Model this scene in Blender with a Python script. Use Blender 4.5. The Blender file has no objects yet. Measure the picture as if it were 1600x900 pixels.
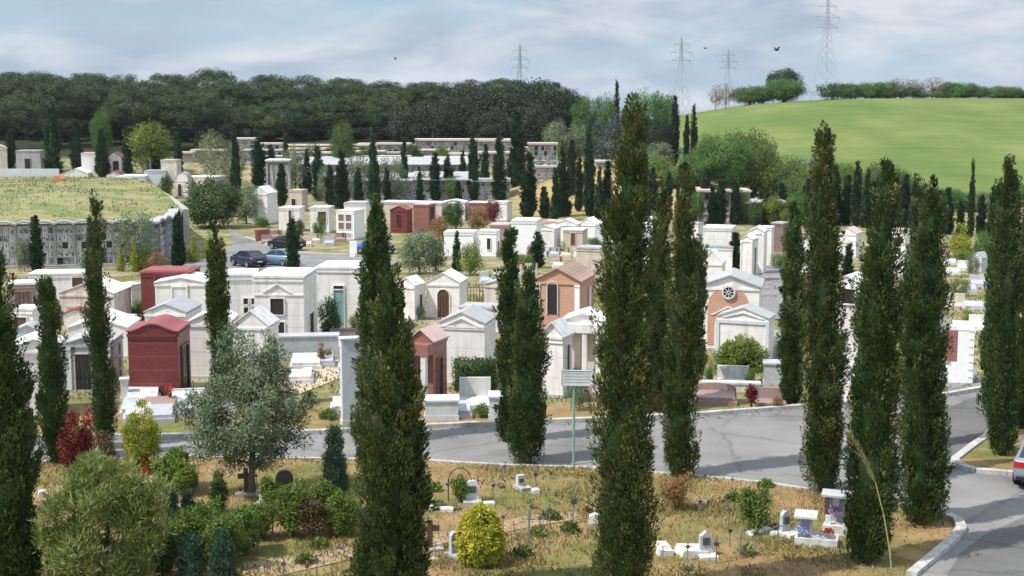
import bpy, bmesh, math, random
import numpy as np
from mathutils import Vector

SC = bpy.context.scene
COL = SC.collection
R = math.radians

# ---------------------------------------------------------------- camera
CAM_Z, FPX, PITCH = 12.5, 2198.0, R(7.77)
cam = bpy.data.cameras.new('camera')
cam.sensor_width = 36.0
cam.lens = 36.0 * FPX / 1600.0
cam.clip_start, cam.clip_end = 0.5, 20000.0
cam_o = bpy.data.objects.new('camera', cam)
COL.objects.link(cam_o)
cam_o.location = (0, 0, CAM_Z)
cam_o.rotation_euler = (math.pi / 2 - PITCH, 0, 0)
SC.camera = cam_o

# ---------------------------------------------------------------- sky and sun
SUN_EL = R(54)
SUN_AZ = math.atan2(-0.90, -0.43)            # the sun stands behind the viewer's left shoulder
SKY_STRENGTH, SUN_STRENGTH = 0.11, 3.9
HAZE = .00006
world = bpy.data.worlds.new('World')
SC.world = world
world.use_nodes = True
wn, wl = world.node_tree.nodes, world.node_tree.links
wn.clear()
w_out = wn.new('ShaderNodeOutputWorld')
w_bg = wn.new('ShaderNodeBackground')
w_bg.inputs['Strength'].default_value = SKY_STRENGTH
sky = wn.new('ShaderNodeTexSky')
sky.sky_type = 'NISHITA'
sky.sun_disc = False
sky.sun_elevation = SUN_EL
sky.sun_rotation = SUN_AZ
sky.air_density, sky.dust_density, sky.ozone_density = 1.0, 0.6, 3.0
w_tc = wn.new('ShaderNodeTexCoord')


def w_noise(sx, sz, scale, detail, lo, hi, off):
    m = wn.new('ShaderNodeMapping')
    m.inputs['Scale'].default_value = (sx, sx, sz)
    m.inputs['Location'].default_value = (off, off * .7, off * .3)
    n = wn.new('ShaderNodeTexNoise')
    n.inputs['Scale'].default_value = scale
    n.inputs['Detail'].default_value = detail
    n.inputs['Roughness'].default_value = 0.55
    n.inputs['Distortion'].default_value = 0.3
    r = wn.new('ShaderNodeValToRGB')
    r.color_ramp.elements[0].position, r.color_ramp.elements[1].position = lo, hi
    wl.new(w_tc.outputs['Generated'], m.inputs['Vector'])
    wl.new(m.outputs['Vector'], n.inputs['Vector'])
    wl.new(n.outputs['Fac'], r.inputs['Fac'])
    return r.outputs['Color']


def w_mix(fac, a, b):
    m = wn.new('ShaderNodeMix')
    m.data_type = 'RGBA'
    for i, v in ((0, fac), (6, a), (7, b)):
        if hasattr(v, 'links') or hasattr(v, 'is_linked'):
            wl.new(v, m.inputs[i])
        else:
            m.inputs[i].default_value = v
    return m.outputs[2]


w_shade = w_mix(w_noise(1.0, 3.0, 9.0, 8.0, 0.40, 0.60, 8.1), (2.9, 3.5, 4.35, 1), (4.85, 5.15, 5.6, 1))
w_blue = w_mix(0.85, sky.outputs['Color'], (2.75, 3.9, 4.95, 1))
w_col = w_mix(w_noise(1.0, 3.6, 5.6, 8.0, 0.33, 0.55, 3.7), w_blue, w_shade)
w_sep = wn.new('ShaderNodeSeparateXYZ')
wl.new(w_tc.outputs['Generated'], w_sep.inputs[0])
w_up = wn.new('ShaderNodeMapRange')                  # sky colour raised overhead, out of view, added as soft fill for the shadows
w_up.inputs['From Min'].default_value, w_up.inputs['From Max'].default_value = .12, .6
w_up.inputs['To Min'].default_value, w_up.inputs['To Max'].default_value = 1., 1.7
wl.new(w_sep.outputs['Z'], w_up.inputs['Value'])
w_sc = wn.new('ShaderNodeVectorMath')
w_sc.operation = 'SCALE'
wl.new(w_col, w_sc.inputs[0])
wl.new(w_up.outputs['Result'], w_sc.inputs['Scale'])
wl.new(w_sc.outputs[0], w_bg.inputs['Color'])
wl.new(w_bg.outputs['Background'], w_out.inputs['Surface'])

sun = bpy.data.lights.new('sun', 'SUN')
sun.energy, sun.angle, sun.color = SUN_STRENGTH, R(0.6), (1.0, 0.965, 0.91)
sun_o = bpy.data.objects.new('sun', sun)
COL.objects.link(sun_o)
sv = Vector((math.sin(SUN_AZ) * math.cos(SUN_EL), math.cos(SUN_AZ) * math.cos(SUN_EL), math.sin(SUN_EL)))
sun_o.rotation_euler = (-sv).to_track_quat('-Z', 'Y').to_euler()
sun_o.location = sv * 200

SC.view_settings.view_transform = 'Standard'
SC.view_settings.look = 'None'
SC.view_settings.exposure = 0.44
SC.view_settings.gamma = 1.0
SC.view_settings.use_curve_mapping = False
SC.render.engine = 'CYCLES'
SC.cycles.max_bounces = 5
SC.cycles.diffuse_bounces = 3
SC.cycles.transparent_max_bounces = 4
SC.cycles.use_denoising = True

# ---------------------------------------------------------------- terrain heights and pixel rays
SNOTH = math.sin(PITCH)
CSTH = math.cos(PITCH)
_bl = ((-300, 0), (62, 0), (128, -3), (165, -3.7), (228, -4.1), (250, .4), (300, 1), (400, 4.5), (480, 4), (700, -3), (1500, -15), (9000, -110))
_bc = ((-300, 0), (62, 0), (128, -3), (165, -3.7), (192, -4.0), (232, .8), (300, 1), (400, 4.5), (480, 4), (700, -3), (1500, -15), (9000, -110))
_off = (-9., -6., -3., 0., 3., 6., 9.)


def sstep(a, b, x):
    t = np.clip((x - a) / (b - a), 0, 1)
    return t * t * (3 - 2 * t)


def T(x, y):
    x = np.asarray(x, float); y = np.asarray(y, float)
    def prof(tab):
        xs, zs = zip(*tab)
        return sum(np.interp(y + o, xs, zs) for o in _off) / len(_off)
    lft, cen = prof(_bl), prof(_bc)
    zc = np.interp(x, (20, 45, 57, 75, 97, 130, 400), (1.0, 5.0, 7.4, 10.2, 11.6, 11.9, 11.0))
    t = np.clip((y - 232) / 200., 0, 1)
    hill = np.where(y < 232, cen, -3.9 + (zc + 3.9) * np.sin(t * math.pi / 2) ** 1.05)
    hill = np.where(y > 432, zc - (y - 432) ** 1.2 * .012 - .0 * y, hill)
    low = np.where(y < 232, np.interp(y, (62, 128, 165, 232), (0, -3, -3.7, -3.9)), hill)
    w1 = sstep(-2, 8, x)
    w2 = sstep(20, 48, x)
    z = lft * (1 - w1) + cen * w1
    low = np.where(y < 80, z, low)
    z = z * (1 - w2) + low * w2
    return np.where(y < 56, 0.0, z)


def ray(px, py):
    u, v = (px - 800.) / FPX, (450. - py) / FPX
    return np.array((u, CSTH + v * SNOTH, -SNOTH + v * CSTH))


_ts = np.concatenate([np.arange(15, 300, .5), np.arange(300, 900, 2.)])


def at(px, py, z=None):
    """the ground point seen at a pixel of the 1600 x 900 photograph (or the point at a height z)"""
    d = ray(px, py)
    if z is not None:
        t = (z - CAM_Z) / d[2]
        return Vector((d[0] * t, d[1] * t, z))
    P = d[None, :] * _ts[:, None]
    g = P[:, 2] + CAM_Z - T(P[:, 0], P[:, 1])
    i = int(np.argmax(g < 0))
    if i == 0:
        i = len(g) - 1
    f = g[i - 1] / (g[i - 1] - g[i] + 1e-9)
    t = _ts[i - 1] + f * (_ts[i] - _ts[i - 1])
    x, y = d[0] * t, d[1] * t
    return Vector((x, y, float(T(x, y))))


def at_depth(px, y):
    """ground point in a pixel column at a given distance"""
    x = (px - 800.) / FPX * y * 1.0
    for _ in range(4):
        z = float(T(x, y))
        zc = y * CSTH + (CAM_Z - z) * SNOTH
        x = (px - 800.) / FPX * zc
    return Vector((x, y, z))


def zat(y, py):
    v = (450. - py) / FPX
    return CAM_Z + y * (v * CSTH - SNOTH) / (CSTH + v * SNOTH)


def mpp(P):
    """metres per photograph pixel at a point"""
    return (P[1] * CSTH + (CAM_Z - P[2]) * SNOTH) / FPX


# ---------------------------------------------------------------- materials
MATS = {}


def _nodes(name):
    m = bpy.data.materials.new(name)
    m.use_nodes = True
    nt = m.node_tree
    b = nt.nodes['Principled BSDF']
    return m, nt.nodes, nt.links, b


def solid(name, col, rough=.6, var=.12, scale=3., metal=0., spec=.3, stain=0., joints=0., bump=0., jk=.55, jc=(.45, .4, .38)):
    """a surface with soft irregular wear; joints: height of the courses of a clad wall; stain: runs of grime"""
    m, n, l, b = _nodes(name)
    tc = n.new('ShaderNodeTexCoord')
    nz = n.new('ShaderNodeTexNoise')
    nz.inputs['Scale'].default_value = scale
    nz.inputs['Detail'].default_value = 7
    nz.inputs['Roughness'].default_value = .65
    l.new(tc.outputs['Object'], nz.inputs['Vector'])
    rp = n.new('ShaderNodeValToRGB')
    rp.color_ramp.elements[0].position, rp.color_ramp.elements[1].position = .3, .7
    rp.color_ramp.elements[0].color = tuple(c * (1 - var * 1.5) for c in col) + (1,)
    rp.color_ramp.elements[1].color = tuple(min(1, c * (1 + var * .6)) for c in col) + (1,)
    l.new(nz.outputs['Fac'], rp.inputs['Fac'])
    out = rp.outputs['Color']

    def mul(col_out, fac_out, c):
        mx = n.new('ShaderNodeMix')
        mx.data_type = 'RGBA'
        mx.blend_type = 'MULTIPLY'
        l.new(fac_out, mx.inputs[0])
        l.new(col_out, mx.inputs[6])
        mx.inputs[7].default_value = c
        return mx.outputs[2]
    if stain:
        mp = n.new('ShaderNodeMapping')
        mp.inputs['Scale'].default_value = (2.6, 2.6, .35)
        n2 = n.new('ShaderNodeTexNoise')
        n2.inputs['Scale'].default_value = 1.4
        n2.inputs['Detail'].default_value = 6
        r2 = n.new('ShaderNodeValToRGB')
        r2.color_ramp.elements[0].position, r2.color_ramp.elements[1].position = .46, .76
        r2.color_ramp.elements[1].color = (stain, stain, stain, 1)
        l.new(tc.outputs['Object'], mp.inputs['Vector'])
        l.new(mp.outputs['Vector'], n2.inputs['Vector'])
        l.new(n2.outputs['Fac'], r2.inputs['Fac'])
        out = mul(out, r2.outputs['Color'], (.45, .42, .38, 1))
    if joints:
        sp = n.new('ShaderNodeSeparateXYZ')
        l.new(tc.outputs['Object'], sp.inputs['Vector'])
        m1 = n.new('ShaderNodeMath'); m1.operation = 'DIVIDE'; m1.inputs[1].default_value = joints
        m2 = n.new('ShaderNodeMath'); m2.operation = 'FRACT'
        m3 = n.new('ShaderNodeMath'); m3.operation = 'LESS_THAN'; m3.inputs[1].default_value = .045
        m4 = n.new('ShaderNodeMath'); m4.operation = 'MULTIPLY'; m4.inputs[1].default_value = jk
        l.new(sp.outputs['Z'], m1.inputs[0]); l.new(m1.outputs[0], m2.inputs[0])
        l.new(m2.outputs[0], m3.inputs[0]); l.new(m3.outputs[0], m4.inputs[0])
        out = mul(out, m4.outputs[0], jc + (1,))
    l.new(out, b.inputs['Base Color'])
    b.inputs['Roughness'].default_value = rough
    b.inputs['Metallic'].default_value = metal
    b.inputs['Specular IOR Level'].default_value = spec
    if bump:
        bp = n.new('ShaderNodeBump')
        bp.inputs['Strength'].default_value = bump
        bp.inputs['Distance'].default_value = .03
        l.new(nz.outputs['Fac'], bp.inputs['Height'])
        l.new(bp.outputs['Normal'], b.inputs['Normal'])
    MATS[name] = m
    return m


def leafy(name, stops, trans=.22, rough=.55):
    """foliage: the tint stored per leaf picks a colour between the stops; a part of the light passes through"""
    m, n, l, b = _nodes(name)
    a = n.new('ShaderNodeAttribute')
    a.attribute_name = 'tint'
    rp = n.new('ShaderNodeValToRGB')
    e = rp.color_ramp.elements
    while len(e) < len(stops):
        e.new(.5)
    for k, (p, c) in enumerate(stops):
        e[k].position = p
        e[k].color = tuple(c) + (1,)
    l.new(a.outputs['Fac'], rp.inputs['Fac'])
    l.new(rp.outputs['Color'], b.inputs['Base Color'])
    b.inputs['Roughness'].default_value = rough
    b.inputs['Specular IOR Level'].default_value = .25
    tr = n.new('ShaderNodeBsdfTranslucent')
    l.new(rp.outputs['Color'], tr.inputs['Color'])
    mx = n.new('ShaderNodeMixShader')
    mx.inputs[0].default_value = trans
    l.new(b.outputs[0], mx.inputs[1])
    l.new(tr.outputs[0], mx.inputs[2])
    l.new(mx.outputs[0], n['Material Output'].inputs['Surface'])
    MATS[name] = m
    return m


solid('white_wall', (.79, .755, .725), .7, .07, 1.6, stain=.42, joints=.85, jk=.22)
solid('cream_wall', (.66, .60, .525), .7, .12, 1.6, stain=.75)
solid('pale_clad', (.78, .745, .715), .5, .07, 1.6, stain=.4, joints=.62, jk=.4)
solid('bright_white', (.84, .835, .83), .6, .04, 2.)
solid('beige_wall', (.56, .48, .40), .7, .1, 2.4, stain=.4)
solid('grey_wall', (.40, .40, .41), .7, .12, 2.5, stain=.4)
solid('pale_grey', (.60, .62, .65), .6, .08, 2.5, stain=.25)
solid('red_clad', (.175, .036, .040), .38, .2, 9., joints=.58, spec=.45, jk=.8, jc=(1.7, 2.6, 2.5))
solid('dark_red', (.17, .038, .040), .5, .2, 7., joints=.7, jk=.6, jc=(.6, .6, .6))
solid('brown_clad', (.30, .135, .115), .35, .15, 6., joints=.7, spec=.45)
solid('pink_granite', (.36, .245, .225), .4, .18, 9., spec=.45)
solid('brown_granite', (.215, .145, .135), .35, .2, 12., spec=.5)
solid('dark_stone', (.10, .085, .08), .4, .2, 6., spec=.5)
solid('marble', (.66, .645, .62), .35, .08, 3., spec=.5, stain=.6)
solid('grey_marble', (.47, .48, .50), .35, .14, 5., spec=.5, stain=.2)
solid('roof_white', (.72, .70, .69), .7, .12, 1.4, stain=.5)
solid('roof_grey', (.42, .42, .42), .7, .12, 2., stain=.3)
solid('roof_lead', (.37, .38, .40), .7, .1, 2.)
solid('roof_pink', (.60, .44, .40), .7, .12, 3.)
solid('roof_red', (.30, .075, .075), .5, .1, 3.)
solid('door_dark', (.035, .028, .026), .3, .2, 4., spec=.5)
solid('door_brown', (.13, .065, .045), .4, .2, 5.)
solid('door_teal', (.20, .36, .36), .25, .12, 2., spec=.6)
solid('bronze', (.16, .10, .05), .4, .2, 6., metal=.6)
solid('pylon_steel', (.46, .47, .50), .6, .1, 2., metal=.2)  # paled to put distance haze into the steel's colour
solid('iron', (.055, .055, .06), .55, .25, 9., metal=.4)
solid('grey_iron', (.22, .23, .24), .6, .25, 9., metal=.2)
solid('galvanised', (.36, .38, .41), .5, .1, 2., metal=.5)
solid('green_paint', (.22, .40, .33), .5, .1, 4.)
solid('bark', (.13, .09, .06), .9, .3, 6., bump=.5)
solid('pine_bark', (.20, .12, .085), .9, .3, 3., bump=.5)
solid('grey_bark', (.20, .17, .14), .9, .3, 8., bump=.5)
solid('concrete', (.42, .405, .38), .9, .16, 3., stain=.4, bump=.3)
solid('kerb_stone', (.50, .485, .455), .9, .2, 2.2, stain=.5, bump=.3)
solid('tyre', (.02, .02, .02), .9, .1, 5.)
solid('rim_metal', (.5, .5, .52), .3, .1, 5., metal=.8)
solid('car_glass', (.02, .025, .03), .06, .05, 1., spec=.8)
solid('silver_paint', (.34, .37, .42), .22, .03, 1., metal=.45, spec=.6)
solid('blue_paint', (.20, .30, .42), .22, .03, 1., metal=.3, spec=.6)
solid('navy_paint', (.03, .05, .09), .2, .03, 1., metal=.3, spec=.6)
solid('bright_blue_paint', (.05, .14, .38), .25, .03, 1., spec=.6)
solid('black_paint', (.015, .015, .017), .2, .03, 1., spec=.6)
solid('red_lamp', (.45, .02, .02), .2, .05, 1., spec=.6)
solid('plate_white', (.75, .75, .75), .5, .05, 1.)
solid('red_petals', (.62, .02, .03), .7, .2, 20.)
solid('white_petals', (.80, .78, .76), .7, .1, 20.)
solid('blue_petals', (.30, .38, .70), .7, .2, 20.)
solid('lilac_petals', (.38, .25, .48), .7, .2, 20.)
solid('pink_petals', (.70, .30, .36), .7, .2, 20.)
solid('orange_cloth', (.70, .20, .09), .8, .1, 5.)
solid('terracotta', (.33, .15, .10), .8, .15, 6.)
solid('bird_black', (.02, .02, .022), .8, .1, 5.)
solid('sand', (.52, .42, .30), .95, .2, 3., bump=.4)
solid('sign_metal', (.62, .64, .64), .55, .08, 2., stain=.4)
solid('trodden_earth', (.37, .265, .155), .95, .25, 2., bump=.4)
solid('plank_red', (.26, .055, .05), .6, .1, 3.)


def brick_mat(name, c1, c2, mortar, bw, bh):
    m, n, l, b = _nodes(name)
    tc = n.new('ShaderNodeTexCoord')
    mp = n.new('ShaderNodeMapping')
    mp.inputs['Rotation'].default_value = (math.pi / 2, 0, 0)
    bt = n.new('ShaderNodeTexBrick')
    bt.inputs['Color1'].default_value = c1 + (1,)
    bt.inputs['Color2'].default_value = c2 + (1,)
    bt.inputs['Mortar'].default_value = mortar + (1,)
    bt.inputs['Scale'].default_value = 1.
    bt.inputs['Mortar Size'].default_value = .009
    bt.inputs['Brick Width'].default_value = bw
    bt.inputs['Row Height'].default_value = bh
    l.new(tc.outputs['Object'], mp.inputs['Vector'])
    l.new(mp.outputs['Vector'], bt.inputs['Vector'])
    nz = n.new('ShaderNodeTexNoise')
    nz.inputs['Scale'].default_value = 1.7
    nz.inputs['Detail'].default_value = 5
    l.new(tc.outputs['Object'], nz.inputs['Vector'])
    mx = n.new('ShaderNodeMix'); mx.data_type = 'RGBA'; mx.blend_type = 'MULTIPLY'
    mx.inputs[0].default_value = .45
    rp = n.new('ShaderNodeValToRGB')
    rp.color_ramp.elements[0].color = (.55, .5, .48, 1)
    l.new(nz.outputs['Fac'], rp.inputs['Fac'])
    l.new(bt.outputs['Color'], mx.inputs[6]); l.new(rp.outputs['Color'], mx.inputs[7])
    l.new(mx.outputs[2], b.inputs['Base Color'])
    b.inputs['Roughness'].default_value = .85
    MATS[name] = m


brick_mat('brick', (.60, .31, .205), (.54, .27, .175), (.56, .42, .33), .25, .075)
brick_mat('roof_tile', (.36, .225, .165), (.46, .31, .235), (.16, .11, .09), .22, .36)


def paint_mat(name, stops, rough=.5):
    """constant steps picked by the tint: the slabs, photographs and flowers of burial niches"""
    m, n, l, b = _nodes(name)
    a = n.new('ShaderNodeAttribute'); a.attribute_name = 'tint'
    rp = n.new('ShaderNodeValToRGB')
    rp.color_ramp.interpolation = 'CONSTANT'
    e = rp.color_ramp.elements
    while len(e) < len(stops):
        e.new(.5)
    for k, (p, c) in enumerate(stops):
        e[k].position = p; e[k].color = tuple(c) + (1,)
    l.new(a.outputs['Fac'], rp.inputs['Fac'])
    l.new(rp.outputs['Color'], b.inputs['Base Color'])
    b.inputs['Roughness'].default_value = rough
    MATS[name] = m


paint_mat('niche', ((0, (.03, .03, .035)), (.1, (.30, .07, .07)), (.2, (.07, .11, .05)), (.3, (.24, .25, .28)), (.45, (.42, .42, .44)), (.6, (.62, .60, .58)), (.8, (.74, .72, .70))))

# leaf colours
leafy('cypress_leaf', ((0, (.016, .038, .012)), (.45, (.044, .084, .023)), (.75, (.088, .130, .038)), (1, (.20, .21, .085))), .15)
leafy('brown_cypress_leaf', ((0, (.017, .037, .011)), (.4, (.050, .082, .022)), (.7, (.102, .130, .038)), (1, (.23, .20, .085))), .15)
leafy('far_cypress_leaf', ((0, (.014, .036, .018)), (.5, (.030, .064, .028)), (1, (.060, .098, .040))), .12)
leafy('pine_leaf', ((0, (.018, .040, .014)), (.5, (.044, .076, .024)), (1, (.100, .134, .040))), .06)
leafy('holm_leaf', ((0, (.016, .030, .016)), (.5, (.028, .045, .022)), (1, (.050, .068, .032))), .05)
leafy('green_leaf', ((0, (.050, .105, .024)), (.5, (.095, .180, .038)), (1, (.16, .26, .065))), .3)
leafy('fresh_leaf', ((0, (.055, .105, .018)), (.5, (.125, .190, .034)), (1, (.23, .29, .06))), .32)
leafy('lime_leaf', ((0, (.080, .130, .022)), (.5, (.150, .215, .035)), (1, (.26, .31, .06))), .32)
leafy('spring_leaf', ((0, (.055, .095, .022)), (.5, (.105, .160, .040)), (1, (.20, .25, .075))), .3)
leafy('olive_leaf', ((0, (.085, .125, .060)), (.5, (.150, .200, .108)), (1, (.26, .305, .19))), .22)
leafy('oleander_leaf', ((0, (.085, .14, .030)), (.5, (.20, .255, .070)), (1, (.42, .42, .19))), .35)
leafy('blue_leaf', ((0, (.040, .068, .058)), (.5, (.075, .110, .092)), (1, (.13, .165, .14))), .15)
leafy('teal_leaf', ((0, (.024, .060, .034)), (.5, (.048, .100, .058)), (1, (.095, .155, .085))), .15)
leafy('gold_leaf', ((0, (.17, .21, .02)), (.5, (.42, .41, .04)), (1, (.76, .66, .11))), .3)
leafy('yellow_green_leaf', ((0, (.075, .135, .018)), (.5, (.25, .29, .030)), (1, (.62, .56, .07))), .28)
leafy('red_leaf', ((0, (.060, .012, .012)), (.5, (.15, .022, .018)), (1, (.28, .055, .035))), .25)
leafy('fire_leaf', ((0, (.24, .02, .012)), (.5, (.42, .045, .025)), (1, (.55, .13, .06))), .25)
leafy('brown_leaf', ((0, (.075, .050, .028)), (.5, (.15, .095, .048)), (1, (.25, .165, .09))), .2)
leafy('rust_leaf', ((0, (.16, .09, .035)), (.5, (.27, .155, .06)), (1, (.36, .24, .11))), .2)
leafy('hedge_leaf', ((0, (.025, .055, .015)), (.5, (.050, .095, .022)), (1, (.11, .17, .045))), .2)
leafy('blossom_leaf', ((0, (.085, .120, .045)), (.5, (.17, .20, .085)), (.75, (.33, .34, .19)), (1, (.52, .50, .33))), .25)
leafy('bare_leaf', ((0, (.15, .13, .095)), (.5, (.22, .20, .14)), (1, (.27, .27, .17))), .2)
leafy('dry_blade', ((0, (.12, .145, .038)), (.3, (.225, .180, .066)), (.65, (.34, .225, .098)), (1, (.45, .33, .17))), .25, .8)
leafy('white_leaf', ((0, (.55, .55, .58)), (1, (.85, .84, .82))), .2)
leafy('lilac_leaf', ((0, (.20, .14, .30)), (1, (.45, .32, .55))), .2)
leafy('blue_flower', ((0, (.12, .18, .50)), (.55, (.35, .42, .75)), (.6, (.8, .8, .82)), (1, (.85, .85, .85))), .2)
solid('reed_stem', (.42, .43, .16), .6, .1, 4.)
leafy('reed_leaf', ((0, (.25, .27, .07)), (1, (.50, .48, .20))), .3)


# ---------------------------------------------------------------- mesh helpers
class MB:
    """collects polygons of one mesh"""
    def __init__(s):
        s.v, s.f = [], []

    def poly(s, pts):
        i = len(s.v)
        s.v += [tuple(p) for p in pts]
        s.f.append(tuple(range(i, i + len(pts))))
        return s

    def box(s, x0, x1, y0, y1, z0, z1):
        i = len(s.v)
        s.v += [(x0, y0, z0), (x1, y0, z0), (x1, y1, z0), (x0, y1, z0), (x0, y0, z1), (x1, y0, z1), (x1, y1, z1), (x0, y1, z1)]
        s.f += [tuple(i + k for k in q) for q in ((0, 3, 2, 1), (4, 5, 6, 7), (0, 1, 5, 4), (1, 2, 6, 5), (2, 3, 7, 6), (3, 0, 4, 7))]
        return s

    def prism(s, prof, y0, y1):
        """closed outline of (x, z) run from y0 to y1"""
        i, n = len(s.v), len(prof)
        s.v += [(x, y0, z) for x, z in prof] + [(x, y1, z) for x, z in prof]
        s.f.append(tuple(range(i, i + n)))
        s.f.append(tuple(range(i + 2 * n - 1, i + n - 1, -1)))
        for k in range(n):
            k2 = (k + 1) % n
            s.f.append((i + k, i + n + k, i + n + k2, i + k2))
        return s

    def prism_x(s, prof, x0, x1):
        """closed outline of (y, z) run along x"""
        i, n = len(s.v), len(prof)
        s.v += [(x0, y, z) for y, z in prof] + [(x1, y, z) for y, z in prof]
        s.f.append(tuple(range(i + n - 1, i - 1, -1)))
        s.f.append(tuple(range(i + n, i + 2 * n)))
        for k in range(n):
            k2 = (k + 1) % n
            s.f.append((i + k, i + k2, i + n + k2, i + n + k))
        return s

    def tube(s, pts, rad, n=7, cap=True):
        pts = [Vector(p) for p in pts]
        if not hasattr(rad, '__len__'):
            rad = [rad] * len(pts)
        base = len(s.v)
        for k, p in enumerate(pts):
            d = (pts[min(k + 1, len(pts) - 1)] - pts[max(k - 1, 0)]).normalized()
            a = d.cross(Vector((0, 0, 1)) if abs(d.z) < .9 else Vector((1, 0, 0))).normalized()
            c = d.cross(a)
            for j in range(n):
                q = 2 * math.pi * j / n
                s.v.append(tuple(p + (a * math.cos(q) + c * math.sin(q)) * rad[k]))
        for k in range(len(pts) - 1):
            for j in range(n):
                j2 = (j + 1) % n
                s.f.append((base + k * n + j, base + (k + 1) * n + j, base + (k + 1) * n + j2, base + k * n + j2))
        if cap:
            s.f.append(tuple(base + j for j in range(n)))
            s.f.append(tuple(base + (len(pts) - 1) * n + n - 1 - j for j in range(n)))
        return s

    def lathe(s, prof, n=12, c=(0, 0, 0)):
        """(radius, z) turned about z"""
        base = len(s.v)
        for r, z in prof:
            for j in range(n):
                q = 2 * math.pi * j / n
                s.v.append((c[0] + r * math.cos(q), c[1] + r * math.sin(q), c[2] + z))
        for k in range(len(prof) - 1):
            for j in range(n):
                j2 = (j + 1) % n
                s.f.append((base + k * n + j, base + k * n + j2, base + (k + 1) * n + j2, base + (k + 1) * n + j))
        s.f.append(tuple(base + n - 1 - j for j in range(n)))
        s.f.append(tuple(base + (len(prof) - 1) * n + j for j in range(n)))
        return s

    def mesh(s, name, mat, smooth=False):
        me = bpy.data.meshes.new(name)
        me.from_pydata(s.v, [], s.f)
        me.materials.append(MATS[mat])
        if smooth:
            for p in me.polygons:
                p.use_smooth = True
        me.update()
        return me

    def build(s, name, mat, parent=None, smooth=False):
        return link(name, s.mesh(name, mat, smooth), parent)


def link(name, me, parent=None):
    o = bpy.data.objects.new(name, me)
    COL.objects.link(o)
    o.parent = parent
    return o


def tag(o, label, cat, group=None, kind=None):
    o['label'] = label
    o['category'] = cat
    if group:
        o['group'] = group
    if kind:
        o['kind'] = kind
    return o


def thing(name, label, cat, loc, rz=0., group=None):
    o = bpy.data.objects.new(name, None)
    o.empty_display_size = .3
    COL.objects.link(o)
    o.location = loc
    o.rotation_euler = (0, 0, rz)
    return tag(o, label, cat, group)


def structure(o):
    o['kind'] = 'structure'
    return o


ORD = 'first second third fourth fifth sixth seventh eighth ninth tenth eleventh twelfth thirteenth fourteenth fifteenth sixteenth seventeenth eighteenth nineteenth twentieth'.split()


def np_mesh(name, V, quads, tint, mat):
    V = np.ascontiguousarray(V, np.float32).reshape(-1, 3)
    Q = np.ascontiguousarray(quads, np.int32)
    me = bpy.data.meshes.new(name)
    me.vertices.add(len(V)); me.vertices.foreach_set('co', V.ravel())
    me.loops.add(Q.size); me.loops.foreach_set('vertex_index', Q.ravel())
    me.polygons.add(len(Q))
    k = Q.shape[1]
    me.polygons.foreach_set('loop_start', np.arange(0, Q.size, k, dtype=np.int32))
    me.polygons.foreach_set('loop_total', np.full(len(Q), k, np.int32))
    a = me.attributes.new('tint', 'FLOAT', 'POINT')
    a.data.foreach_set('value', np.ascontiguousarray(tint, np.float32).ravel())
    me.materials.append(MATS[mat])
    me.update(calc_edges=True)
    return me


def unit(a):
    return a / (np.linalg.norm(a, axis=-1, keepdims=True) + 1e-9)


def blades(rng, P, axis, L, W, nrm=None, jit=.55):
    """pointed leaves: four corners each, from the foot P along the axis"""
    n = len(P)
    ref = unit(rng.normal(size=(n, 3)))
    if nrm is not None:                              # the face of the leaf looks roughly along nrm
        ref = unit(nrm + ref * jit)
    side = unit(np.cross(ref, axis))
    L = np.asarray(L).reshape(-1, 1); W = np.asarray(W).reshape(-1, 1)
    V = np.empty((n, 4, 3))
    V[:, 0] = P
    V[:, 1] = P + axis * L * .5 + side * W * .5
    V[:, 2] = P + axis * L
    V[:, 3] = P + axis * L * .5 - side * W * .5
    return V


def leaf_mesh(name, V, tint, mat, extra=None):
    n = len(V)
    Vv = V.reshape(-1, 3)
    Q = np.arange(4 * n, dtype=np.int32).reshape(-1, 4)
    t = np.repeat(np.clip(tint, 0, 1), 4)
    if extra is not None:
        ev, eq, et = extra
        Q = np.concatenate([Q, eq + len(Vv)])
        Vv = np.concatenate([Vv, ev]); t = np.concatenate([t, et])
    return np_mesh(name, Vv, Q, t, mat)

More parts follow.
